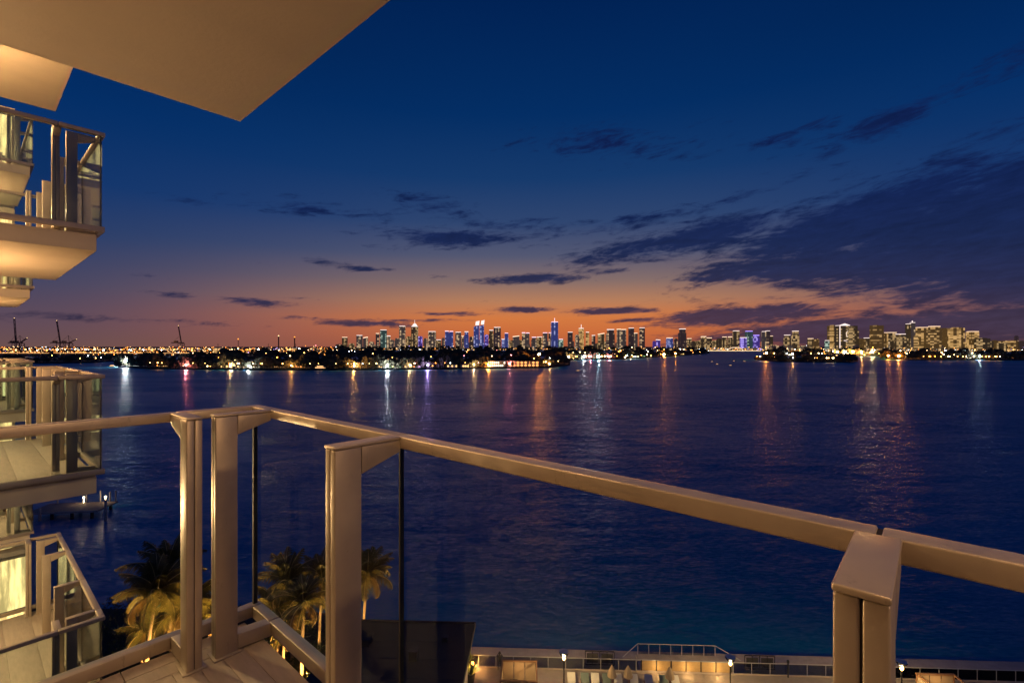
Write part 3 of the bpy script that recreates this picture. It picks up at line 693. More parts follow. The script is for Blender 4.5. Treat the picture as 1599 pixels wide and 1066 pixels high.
lo = bpy.data.objects.new('corner_light', ld); COL.objects.link(lo); lo.parent = r; lo.location = (.2, -.3, .8)
# ------------------------------------------------------------------ person at the railing
def person(x, y, rz, label):
    r = empty('person', (x, y, 0), rz, label, 'person')
    J = {'pel': (0, 0, .95), 'che': (0, -.02, 1.30), 'nec': (0, 0, 1.48), 'hed': (0, .02, 1.60), 'top': (0, .02, 1.70),
         'shl': (-.19, 0, 1.42), 'ell': (-.30, .18, 1.22), 'wrl': (-.12, .38, 1.36), 'hal': (-.07, .45, 1.42),
         'shr': (.19, 0, 1.42), 'elr': (.30, .18, 1.22), 'wrr': (.12, .38, 1.36), 'har': (.07, .45, 1.42),
         'hil': (-.10, 0, .90), 'knl': (-.12, .03, .50), 'anl': (-.14, -.02, .09), 'fol': (-.15, .16, .04),
         'hir': (.10, 0, .90), 'knr': (.13, .03, .50), 'anr': (.17, -.02, .09), 'for': (.19, .16, .04)}
    R = dict(pel=.15, che=.16, nec=.055, hed=.10, top=.085, shl=.07, ell=.048, wrl=.034, hal=.035, shr=.07, elr=.048, wrr=.034, har=.035, hil=.095, knl=.06, anl=.045, fol=.04, hir=.095, knr=.06, anr=.045)
    R['for'] = .04
    E_ = [('pel', 'che'), ('che', 'nec'), ('nec', 'hed'), ('hed', 'top'), ('che', 'shl'), ('shl', 'ell'), ('ell', 'wrl'), ('wrl', 'hal'), ('che', 'shr'), ('shr', 'elr'), ('elr', 'wrr'), ('wrr', 'har'),
          ('pel', 'hil'), ('hil', 'knl'), ('knl', 'anl'), ('anl', 'fol'), ('pel', 'hir'), ('hir', 'knr'), ('knr', 'anr'), ('anr', 'for')]
    ks = list(J); me = bpy.data.meshes.new('body'); me.from_pydata([J[k] for k in ks], [(ks.index(a), ks.index(b_)) for a, b_ in E_], [])
    me.materials.append(M_cloth); o = link('body', me, r); sk = o.modifiers.new('skin', 'SKIN')
    for i, k in enumerate(ks): me.skin_vertices[0].data[i].radius = (R[k], R[k]*.85)
    me.skin_vertices[0].data[0].use_root = True
    sb = o.modifiers.new('sub', 'SUBSURF'); sb.levels = 1; sb.render_levels = 2
    MB().ball((0, 0, 1.66), .115, 10, 8, 1.1).obj('hair', M_hair, r, smooth=True)
    MB().ball((0, .05, 1.62), .095, 10, 8, 1.15).obj('face', M_skin, r, smooth=True)
    for s_ in (-1, 1):
        h = MB().ball((s_*.06, .46, 1.43), .04, 8, 6)
        for k in range(4): h.bar((s_*.05+s_*.012*k, .48, 1.43), (s_*.03+s_*.012*k, .53, 1.46-.01*k), .009, 5)
        h.bar((s_*.03, .46, 1.44), (s_*.015, .49, 1.48), .01, 5).obj('hand', M_skin, r, smooth=True)
    MB().box(-.08, .08, .50, .51, 1.42, 1.50).obj('held_phone', M_dark, r)
x, y = wp(780, 1047, 0)
person(x, y, 0, 'person in dark clothes standing at the glass railing, arms raised to photograph the bay')
# ------------------------------------------------------------------ docks and pilings
dk = empty('boat_dock', (-83, 92, 0), .12, 'grey timber boat dock on piles in the dark water at left', 'dock')
MB().box(-6.5, 5.5, -2.6, 3.0, -.75, -.5).obj('deck', M_dock, dk)
MB().box(-6.6, 5.6, -2.72, -2.61, -.8, -.45).obj('edge_beam', M_pile, dk)
for (px, py) in ((-5.8, -2.3), (-2.4, -2.3), (1, -2.3), (4.4, -2.3), (-5.8, 2.6), (-1, 2.6), (4.4, 2.6)): MB().lathe([(.28, -5), (.26, -.76)], 8, (px, py)).obj('pile', M_dark, dk)
for (px, h) in ((-5.2, 1.1), (0, 1.4), (2.4, 1.7), (4.2, 1.4), (5.2, 1.6)): MB().lathe([(.13, -.5), (.12, h), (.03, h+.1)], 8, (px, 2.8)).obj('mooring_post', M_pile, dk)
for (px, py) in ((-.5, 2.7), (3.4, 2.7)):
    MB().lathe([(.05, -.5), (.05, .35), (.16, .4), (.16, .6), (.02, .68)], 8, (px, py)).obj('dock_light', LAMP['warm'], dk)
    ld = bpy.data.lights.new('dock_lamp', 'POINT'); ld.energy = 45; ld.color = (1, .62, .35); ld.shadow_soft_size = .15
    lo = bpy.data.objects.new('dock_lamp', ld); COL.objects.link(lo); lo.parent = dk; lo.location = (px, py-.4, 1.2)
for i, (u, v1, h, lab) in enumerate([(165, 813, 3.8, 'lone tall mooring piling standing right of the dock'), (62, 813, 2.2, 'short piling standing left of the dock')]):
    x, y = wp(u, v1, -2); tag(MB().lathe([(.24, -5), (.22, -1.2), (.2, h-2), (.03, h-1.85)], 8).obj('mooring_piling', M_pile, None, (x, y, 0)), lab, 'piling')
x, y = wp(496, 879, -1.2); dk2 = empty('small_dock', (x, y, 0), .25, 'small pale dock beyond the middle palms', 'dock')
MB().box(-1.8, 1.8, -.5, .5, -1.3, -1.15).obj('deck', M_pile, dk2)
for px in (-1.6, 0, 1.6): MB().lathe([(.12, -4), (.12, -.7)], 6, (px, .4)).obj('pile', M_pile, dk2)
# ------------------------------------------------------------------ distant trees
def canopy(name, front, back, n, h, label, seed, fsize=1.0):
    rd = random.Random(seed); q = MB(); P = [wp(u, v, -2) for u, v in front]
    us = [u for u, v in front]
    for i in range(n):
        u = rd.uniform(us[0]+.5, us[-1]-.5); k = next(j for j in range(len(us)-1) if us[j] <= u <= us[j+1]); tt = (u-us[k])/(us[k+1]-us[k])
        df = P[k][1]*(1-tt)+P[k+1][1]*tt+9; fr_ = rd.random()**1.6 if i % 3 else 0.0
        d = df+(back-df)*fr_*.95+rd.uniform(0, 8); x, y = wd(u, d)
        edge = min(1, (u-us[0])/14+.35, (us[-1]-u)/14+.35)
        H = h*rd.uniform(.55, 1.15)*edge*(1+.25*fr_)*(1+.25*sin(u*.11)+.15*sin(u*.31)); R_ = H*rd.uniform(.38, .62)
        for _ in range(34):
            th = rd.uniform(0, 2*pi); ph = math.acos(rd.uniform(-.6, 1)); s_ = rd.uniform(.7, 1.05)
            c = Vector((x+R_*s_*sin(ph)*cos(th), y+R_*s_*sin(ph)*sin(th), H*.55+H*.45*s_*cos(ph)))
            a = Vector((rd.uniform(-1, 1), rd.uniform(-.3, .3), rd.uniform(-1, 1))).normalized()*R_*.38*rd.uniform(.5, 1.3)*fsize; b_ = Vector((-a.z, rd.uniform(-.5, .5), a.x)).normalized()*R_*.3*rd.uniform(.5, 1.1)*fsize
            q.add([c-a, c-b_, c+a, c+b_], [(0, 1, 2, 3)])
        q.box(x-.3, x+.3, y-.3, y+.3, 0, H*.5)
    return tag(q.obj(name, M_tree), label, 'trees', None, 'stuff')
canopy('near_island_trees', near_front, 1130, 760, 12, 'dark mass of trees on the near wooded island across the bay', 21)
canopy('left_shore_trees', left_front, 1240, 190, 10, 'dark low trees on the left shore before the causeway', 22)
canopy('middle_island_trees', mid_front, 2250, 420, 15, 'dark trees of the island in the middle distance', 23)
canopy('small_island_trees', tip_front, 1220, 240, 9, 'dark trees on the small island right of centre', 24)
canopy('right_island_trees', right_front, 2150, 420, 15, 'dark trees along the island at the right edge', 25)
canopy('channel_island_trees', chan_front, 2150, 220, 17, 'dark trees behind the small island', 26)
canopy('far_island_trees', far_front, 2900, 520, 17, 'dark tree belt of the farther island in front of the skyline', 28)
mf = [(-200, 549.4), (1185, 549.4)]
canopy('mainland_trees', [(500, 547), (1095, 547)], 4400, 260, 28, 'low dark trees at the foot of the downtown skyline', 27)
# ------------------------------------------------------------------ houses on the islands
def house(u, v, wpx, hm, style, wcol, label, flat=True, nwin=5, storeys=1, back=8):
    x, y = wp(u, v, -2); y += back; W = wpx*y/F
    r = empty('waterfront_house', (x, y, .3), 0, label, 'house')
    body = MB().box(-W/2, W/2, 0, 12, 0, hm).obj('wall', M_house, r)
    if flat: MB().box(-W/2-.6, W/2+.6, -1.2, 12.6, hm+.002, hm+.6).obj('roof', M_houser if style != 'white' else M_hull, r)
    else: MB().add([(-W/2-.8, -1, hm), (W/2+.8, -1, hm), (W/2+.8, 13, hm), (-W/2-.8, 13, hm), (-W/4, 6, hm+3), (W/4, 6, hm+3)], [(0, 1, 5, 4), (2, 3, 4, 5), (1, 2, 5), (3, 0, 4), (0, 3, 2, 1)]).obj('roof', M_houser, r)
    ww = W/nwin*.62; hh_ = (hm/storeys)*.55
    wmh = MB().box(-ww/2, ww/2, -.12, -.01, 0, hh_).mesh('window', HW[wcol])
    for s_ in range(storeys):
        for k in range(nwin):
            if random.random() < .2: continue
            link('window', wmh, r, (-W/2+W*(k+.5)/nwin, 0, hm/storeys*s_+.9))
    if style == 'columns':
        cm = MB().box(-.25, .25, -2.6, -2.1, 0, hm).mesh('column', HW['orange'])
        for k in range(8): link('column', cm, r, (-W/2+W*(k+.5)/8, 0, 0))
    return r
HS = [(252, 575.5, 20, 5, 'w', 'warm', 'long low lit house left on the near island', 1, 7), (292, 576, 14, 4, 'w', 'orange', 'small orange lit house right of the long low left house', 0, 4),
      (345, 577, 12, 4, 'w', 'warm', 'small hipped house left of the three storey white house', 0, 3), (390, 577, 22, 10, 'white', 'white', 'white stepped house above the blue lit yacht', 1, 6),
      (428, 577, 26, 5, 'w', 'warm', 'wide low house right of the blue lit yacht', 0, 7), (462, 577, 20, 5, 'w', 'orange', 'low orange lit house left of the moored white yacht', 0, 5),
      (550, 577, 19, 7, 'w', 'warm', 'two storey flat roofed house with bright warm windows', 1, 6), (590, 577, 9, 6, 'w', 'warm', 'narrow lit house left of the garden terrace lights', 1, 3),
      (613, 577, 22, 4, 'w', 'green', 'low house with greenish garden lights', 0, 6), (634, 577, 9, 8, 'w', 'warm', 'tall narrow house beside the steep roofed red house', 0, 3), (648, 577, 9, 9, 'w', 'orange', 'steep roofed house glowing red orange', 0, 3),
      (705, 576.5, 16, 4, 'w', 'warm', 'low house right of the dark hedge', 0, 5), (724, 576.5, 12, 4, 'w', 'warm', 'small low house between dark trees near the island middle', 0, 4),
      (775, 575.5, 28, 8, 'white', 'white', 'largest bright white house, all windows lit', 1, 9), (818, 575, 48, 8, 'columns', 'orange', 'long villa with glowing orange columns near the island tip', 1, 8)]
for (u, v, wpx, hm, stl, wc, lab, fl, nw) in HS: house(u, v, wpx, hm, stl, wc, lab, bool(fl), nw, 2 if hm > 6 else 1)
HS2 = [(608, 565, 16, 6, 'orange', 'orange lit house among trees behind the shore, left of the red house'), (622, 564.5, 9, 6, 'warm', 'warm lit house among trees behind the shore'), (925, 560, 12, 5, 'warm', 'lit house at the left of the middle island'), (942, 560, 10, 5, 'orange', 'orange house on the middle island, second from left'),
       (962, 560, 14, 5, 'warm', 'wide warm house in the middle of the middle island'), (985, 559, 12, 5, 'orange', 'orange house right of the wide warm house'), (1005, 558, 12, 5, 'green', 'greenish lit house at the right of the middle island'),
       (1034, 556, 14, 6, 'orange', 'bright orange house where the strong orange reflection begins'), (1064, 554.5, 10, 6, 'warm', 'warm lit house near the right tip of the middle island'),
       (1210, 558, 14, 6, 'warm', 'pale lit house on the left of the channel island'), (1235, 556, 12, 6, 'white', 'white lit house on the channel island'), (1262, 557, 12, 5, 'orange', 'orange lit house behind the small island'), (1310, 557, 22, 5, 'warm', 'long warm house behind the tip of the small island'), (1350, 555.5, 24, 5, 'orange', 'low orange building behind the narrow channel'),
       (1412, 560, 12, 6, 'warm', 'warm house left on the right hand island'), (1430, 560, 20, 4, 'orange', 'long orange house on the right hand island'), (1520, 561, 22, 7, 'white', 'bright blue white house on the right hand island'), (1548, 561, 12, 5, 'warm', 'warm house right of the blue white house'), (1582, 561, 16, 5, 'orange', 'orange lit house at the right frame edge')]
for (u, v, wpx, hm, wc, lab) in HS2: house(u, v, wpx, hm, 'w', wc, lab, bool(int(u) % 2), 4, 1, 4)
# ------------------------------------------------------------------ boats
def boat(u, v, L, rz, label, lights='warm', tiers=2):
    x, y = wp(u, v, -2); r = empty('motor_yacht', (x, y, -2), rz, label, 'boat')
    h = L*.09; wd_ = L*.13
    q = MB(); n = 6
    prof = [(-L/2, wd_*.8), (-L*.2, wd_), (L*.15, wd_), (L*.38, wd_*.6), (L*.5, .05)]
    top = [(a, b_) for a, b_ in prof]+[(a, -b_) for a, b_ in reversed(prof)]
    vs = [(a*.94, b_*.7, 0) for a, b_ in top]+[(a, b_, h) for a, b_ in top]; N = len(top)
    q.add(vs, [tuple(range(N)), tuple(reversed(range(N, 2*N)))]+[((i+1) % N, i, N+i, N+(i+1) % N) for i in range(N)])
    q.obj('hull', M_hull, r)
    z = h
    for k in range(tiers):
        l0, l1, ww = -L*(.36-.08*k), L*(.2-.1*k), wd_*(.75-.15*k)
        MB().prism([(l0, -ww), (l1*.8, -ww), (l1, -ww*.4), (l1, ww*.4), (l1*.8, ww), (l0, ww)], z+.002, z+h*.9).obj('cabin', M_hull, r)
        MB().box(l0+.3, l1*.75, -ww-.04, -ww-.002, z+h*.35, z+h*.68).obj('cabin_window', HW[lights] if lights in HW else LAMP[lights], r); z += h*.9
    MB().bar((-L*.1, 0, z), (-L*.14, 0, z+h*1.3), .08, 4).obj('mast', M_steel, r)
    return r
boat(503, 577.6, 24, 0, 'white motor yacht moored left of centre at the near island')
b_ = boat(380, 576.8, 13, pi, 'left of two blue lit yachts under the white house', 'white'); boat(393, 577.2, 13, 0, 'right of two blue lit yachts under the white house', 'white')
boat(177, 573, 14, 0, 'small dark cruiser at the left tip of the near island'); boat(190, 574, 10, pi, 'small cruiser beside the bright white dock lamp')
for i, (u, v, lab) in enumerate([(1112, 565, 'tiny lit boat on open water, farthest left of the anchored group'), (1120, 569, 'tiny lit boat, lower left of the anchored group'), (1141, 571, 'tiny lit boat, lowest of the anchored group'), (1146, 564, 'tiny lit boat with white light in the anchored group'), (1163, 564.5, 'tiny lit boat, farthest right of the anchored group'), (903, 579.5, 'small dark boat off the tip of the near island')]):
    boat(u, v, 8, random.uniform(-.4, .4), lab, 'warm', 1)
# ------------------------------------------------------------------ lamps of the shores
lamp_me = {}
def shore_lamp(u, d, z, col, rad, big=False, label=None, gz=.3):
    k = (col, round(rad, 1), big, round(z-gz, 0))
    if k not in lamp_me:
        q = MB(); q.box(-.12*rad, .12*rad, -.12*rad, .12*rad, 0, z-gz-rad*.8); q.cur = 1; q.ball((0, 0, z-gz), rad, 6, 4)
        lamp_me[k] = q.mesh('shore_lamp', [M_dark, (BIG if big else LAMP)[col]])
    x, y = wd(u, d); o = link('shore_lamp', lamp_me[k], None, (x, y, gz))
    return tag(o, label or 'small glowing lamp among the dark trees of the far shores', 'lamp', 'lamps along the far shores')
rd = random.Random(77)
def dshore(front, u):
    for (a, b_), (c, d) in zip(front, front[1:]):
        if a <= u <= c: v = b_+(d-b_)*(u-a)/(c-a); return 32*F/(v-HV)
    return None
for (u, col, rad, z, lab) in [(196, 'white', 1.3, 8, 'brilliant white lamp on the left tip of the near island'), (842, 'orange', 1.7, 17, 'brilliant orange star of light above the orange columned villa'),
        (553, 'amber', .9, 4, 'strong amber lamp beside the flat roofed house'), (605, 'white', .85, 4, 'strong white dock lamp below the green lit garden'), (762, 'orange', .8, 4, 'strong orange lamp left of the large white house'), (796, 'pink', .8, 5, 'pink lamp between the white house and the columned villa')]:
    shore_lamp(u, dshore(near_front, u)+(6 if z < 12 else 120), z, col, rad, True, lab)
for (u, col, rad, lab) in [(290, 'pink', .8, 'pinkish dock lamp near the long low house'), (360, 'warm', .8, 'warm dock lamp left of the white stepped house'), (388, 'white', .6, 'white lamp on the dock of the white stepped house'),
        (455, 'amber', .5, 'amber lamp between the wide low house and the white yacht'), (640, 'warm', .6, 'warm lamp on the dock of the red house'), (668, 'violet', .7, 'violet lamp right of the red house'),
        (740, 'warm', .6, 'warm dock lamp before the dark trees, left of the large white house'), (822, 'orange', .9, 'orange garden lamp in front of the columned villa'), (858, 'amber', .6, 'amber lamp by the tip of the near island')]:
    shore_lamp(u, dshore(near_front, u)+3, 4, col, rad, True, lab)
for (u, col, rad, lab) in [(888, 'warm', 1.1, 'warm lamp, first on the left end of the middle island'), (922, 'pink', 1.0, 'pink lamp beside the bluish white lamp of the middle island'), (985, 'warm', 1.0, 'warm lamp in the centre of the middle island'), (1037, 'orange', 2.2, 'brilliant orange lamp on the middle island'), (1055, 'orange', 1.2, 'orange lamp right of the brilliant orange lamp'), (935, 'cyan', 1.5, 'bluish white lamp at the left of the middle island'), (912, 'white', 1.2, 'white lamp just beyond the tip of the near island'), (952, 'pink', 1.1, 'reddish lamp on the middle island')]:
    shore_lamp(u, dshore(mid_front, u)+.5, 6, col, rad, True, lab)
for (u, col, rad, lab) in [(1197, 'orange', 1.5, 'strong orange lamp on the left of the small island'), (1237, 'amber', .8, 'amber lamp in the middle of the small island')]:
    shore_lamp(u, dshore(tip_front, u)+60, 15, col, rad, True, lab)
for (u, col, rad, lab) in [(1404, 'orange', 2.0, 'strong orange lamp at the left of the right hand island'), (1387, 'orange', 1.5, 'orange lamp beside the narrow channel'), (1530, 'cyan', 1.2, 'blue white lamp on the right hand island')]:
    shore_lamp(u, (dshore(right_front, u) or 1300)+1, 7, col, rad, True, lab)
for (u, col, lab) in [(1345, 'amber', 'amber lamp added at left in the narrow channel to cast a golden reflection'), (1362, 'warm', 'warm lamp added at right in the narrow channel to cast a golden reflection'), (1308, 'amber', 'amber lamp added left of the curved light sign tower for its golden reflection'), (1332, 'amber', 'amber lamp added right of the curved light sign tower for its golden reflection'), (1320, 'warm', 'warm lamp added under the tower with the curved light sign for its reflection')]:
    shore_lamp(u, 1612, 13, col, 2.3, True, lab)  # lamps added to make the golden towers' reflection columns on the water
cols = ['warm', 'warm', 'amber', 'amber', 'orange', 'white']
N_ = 0
for (front, back, n, hz, rr, wh_) in ((near_front, 1120, 95, (2, 12), .45, 'near island'), (left_front, 1230, 22, (2, 10), .6, 'left shore'), (mid_front, 2200, 60, (2, 13), .9, 'middle island'), (tip_front, 1210, 18, (3, 12), .6, 'small island'), (right_front, 2100, 50, (3, 14), .8, 'right hand island'), (chan_front, 2100, 30, (3, 16), 1.0, 'channel island')):
    for _ in range(n):
        u = rd.uniform(front[0][0], min(front[-1][0], 1640)); ds = dshore(front, u)-1.2; ff = 0 if rd.random() < .5 else rd.random()**1.5
        hv = rd.uniform(*hz)*(.3 if ff == 0 else 1)+ (14*ff if ff > 0 else 1)
        shore_lamp(u, ds+2.0+(back-ds)*ff, round(hv/4)*4+3, c_ := rd.choice(cols if u < 640 or u > 850 else cols+['pink']), rr*rd.choice([.8, 1.1, 1.6]), False, f'small {c_} coloured lamp glowing {"at the water edge" if ff == 0 else "among the dark trees"} of the {wh_}'); N_ += 1
# ------------------------------------------------------------------ city glow dots (uncountable street lights)
q = MB()
keys = ['warm', 'amber', 'orange', 'white', 'violet']
for i in range(1500):
    u = rd.uniform(-60, 1660); near = u > 1190
    d = rd.uniform(2760, 3000) if near else rd.uniform(3910, 4300)
    v = (rd.uniform(545.2, 548.5) if near else rd.uniform(543.5, 547)); z = max(1.5, CAMZ-(v-HV)*d/F)
    if rd.random() < .12: z += rd.uniform(5, 25)
    x, y = wd(u, d); rad = rd.choice([1.2, 1.8, 2.6, 3.8] if not near else [.9, 1.4, 2.2])
    wgt = [5, 4, 3, 1.5, .3 if not 1150 < u < 1190 else 5]
    q.cur = keys.index(rd.choices(keys, wgt)[0]); q.ball((x, y, z), rad, 5, 3)
for i in range(900):
    u = rd.uniform(-60, 530); d = rd.uniform(1620, 2700); z = rd.choice([2, 4, 8, 10, 16, 24])*rd.uniform(.7, 1.2); x, y = wd(u, d)
    q.cur = keys.index(rd.choices(keys, [3, 5, 7, .7, .2])[0]); q.ball((x, y, z), rd.choice([.8, 1.2, 1.8, 2.4]), 5, 3)
tag(q.obj('city_lights', [CITY[k] for k in keys]), 'continuous band of street lights at the foot of the skyline', 'lights', None, 'stuff')
# ------------------------------------------------------------------ skyline towers: (u0, u1, vtop, material, crown, shape)
TW = [(534, 541, 527, 'olive', 'warm', 'box'), (544, 552, 536, 'olive', None, 'step'), (556.5, 565, 524, 'grey', 'white', 'box'), (567, 573, 527, 'grey', 'warm', 'slant'), (576, 582, 534, 'grey', None, 'box'), (586.7, 591.5, 521, 'dark', 'warm', 'box'),
      (593.6, 603, 515.5, 'teal', 'white', 'box'), (603, 608.5, 525, 'grey', 'white', 'step'), (609.5, 615, 531, 'grey', None, 'box'), (616, 622.5, 528, 'grey', None, 'step'), (623.2, 631.4, 509.5, 'grey', 'white', 'box'), (633.5, 641, 525, 'olive', None, 'step'),
      (642, 652, 510, 'olive', 'white', 'dome'), (653, 659, 525.5, 'violet', None, 'box'), (661, 667.5, 528, 'grey', None, 'step'), (668.3, 679, 518, 'grey', 'white', 'box'), (681, 688, 531, 'olive', 'white', 'box'), (690, 694.5, 528, 'grey', None, 'box'),
      (695, 707, 517.5, 'blue', 'pink', 'twin'), (711, 720, 519, 'grey', 'white', 'box'), (720.6, 724.3, 525, 'grey', 'warm', 'box'), (724.6, 731.6, 518.5, 'blue', 'white', 'step'), (733, 739, 526, 'dark', None, 'box'), (740, 748, 507.5, 'blue', 'white', 'slant'),
      (749, 755.8, 506.5, 'blue', 'white', 'slant'), (757, 762.5, 523, 'violet', None, 'box'), (763, 770, 516, 'olive', 'white', 'step'), (771, 782, 511.5, 'dark', 'white', 'box'), (783, 787.6, 530, 'blue', 'white', 'box'), (788, 793.5, 520.5, 'blue', 'pink', 'box'),
      (800.5, 810.7, 525, 'grey', 'warm', 'slant'), (815, 826, 520, 'grey', 'pink', 'twin'), (829.5, 837.6, 527, 'grey', 'pink', 'step'), (838.6, 847, 526.5, 'olive', 'white', 'box'), (848, 855, 520, 'grey', 'pink', 'box'), (857, 861, 520, 'dark', 'pink', 'box'),
      (862, 871.7, 503, 'blue', 'pink', 'spire'), (872.5, 879, 530, 'teal', 'pink', 'box'), (887, 894.3, 519, 'dark', 'white', 'box'), (898.7, 904.5, 523, 'grey', None, 'box'), (905, 911.8, 513, 'yellow', 'white', 'spire'), (915, 920, 519, 'yellow', 'white', 'box'),
      (924, 929.6, 524, 'dark', 'white', 'box'), (935, 944, 521, 'olive', 'warm', 'slant'), (947.5, 960, 515, 'dark', 'white', 'step'), (964.7, 977.7, 514.5, 'grey', 'warm', 'twin'), (982.6, 990.2, 512.5, 'dark', 'white', 'box'), (990.8, 995.8, 520.5, 'grey', 'warm', 'box'), (999.3, 1007, 512.3, 'dark', 'white', 'box'),
      (1020, 1024, 533, 'violet', None, 'box'), (1025.5, 1031, 531, 'violet', 'white', 'twin'), (1042.5, 1051, 528, 'blue', 'warm', 'box'), (1053.4, 1058.3, 529, 'dark', None, 'box'), (1062, 1072, 514, 'dark', 'white', 'step'), (1074, 1080, 529, 'olive', 'warm', 'box'), (1082, 1087.5, 533, 'olive', None, 'box'),
      (1096, 1103.6, 526, 'olive', 'warm', 'step'), (1105.6, 1111.8, 528, 'olive', 'warm', 'box'), (1113, 1120, 531, 'olive', None, 'slant'), (1122, 1127.5, 529, 'olive', None, 'box'), (1129.6, 1135, 526.5, 'olive', 'warm', 'box'), (1138.2, 1144, 526.5, 'olive', 'warm', 'step'),
      (1146.5, 1154.8, 517, 'olive', 'white', 'box'), (1158, 1166, 527.5, 'violet', 'white', 'box'), (1167, 1175.7, 517.5, 'teal', 'violet', 'box'), (1178.4, 1186.3, 524, 'violet', 'violet', 'step'), (1191.5, 1196.3, 518, 'grey', 'white', 'box'), (1197.7, 1202.7, 517, 'dark', 'white', 'box'), (1203.3, 1207.3, 525, 'olive', 'warm', 'box'),
      (1226.6, 1234.8, 523.5, 'olive', 'white', 'step'), (1239.7, 1248, 517.3, 'olive', 'white', 'step'), (1264.4, 1270.6, 529, 'olive', 'warm', 'box'), (1273, 1279.6, 530, 'yellow', None, 'box'), (1290.6, 1295.3, 532, 'teal', 'white', 'box'),
      (1298.4, 1309, 508.5, 'yellow', None, 'box'), (1310.2, 1327.4, 508.5, 'olive', 'white', 'emblem'), (1328.6, 1342, 508.5, 'olive', None, 'step'), (1343.4, 1352, 529.5, 'yellow', None, 'box'), (1353, 1363, 528, 'olive', 'white', 'step'), (1366, 1379.8, 507.5, 'yellow', None, 'twin'),
      (1381, 1387, 521, 'yellow', None, 'box'), (1387.5, 1400.7, 519.5, 'olive', 'warm', 'box'), (1404.7, 1415.7, 522, 'olive', 'white', 'step'), (1417.7, 1422.7, 506, 'olive', 'white', 'box'), (1424.4, 1429.6, 504, 'grey', 'white', 'spire'), (1430.5, 1435, 524.5, 'yellow', None, 'box'),
      (1435.6, 1451.6, 511.5, 'yellow', 'warm', 'box'), (1455.6, 1469.5, 510, 'yellow', 'warm', 'step'), (1472.5, 1486.5, 512, 'yellow', None, 'twin'), (1491.5, 1507, 512, 'yellow', None, 'box'), (1517.4, 1528.4, 518, 'yellow', 'warm', 'box'), (1530, 1546, 528.5, 'olive', None, 'box'),
      (1553, 1559, 532, 'yellow', None, 'box'), (1564, 1578, 532, 'yellow', None, 'step'), (1587, 1590.5, 525, 'dark', None, 'box')]
LM = {12: 'the domed tower', 23: 'the blazing twin tops', 36: 'the tallest dark blue tower', 53: 'the lone dark tower', 64: 'the violet crowned tower', 75: 'the tower with curved light sign', 85: 'the white starred needle', 91: 'the far right yellow slab'}
mdesc = dict(grey='grey', dark='dark', blue='blue lit', violet='violet lit', teal='teal', yellow='golden lit', olive='warm speckled')
sdesc = dict(box='straight', step='stepped', slant='slant topped', dome='domed', twin='twin topped', spire='spired', emblem='broad')
used = set()
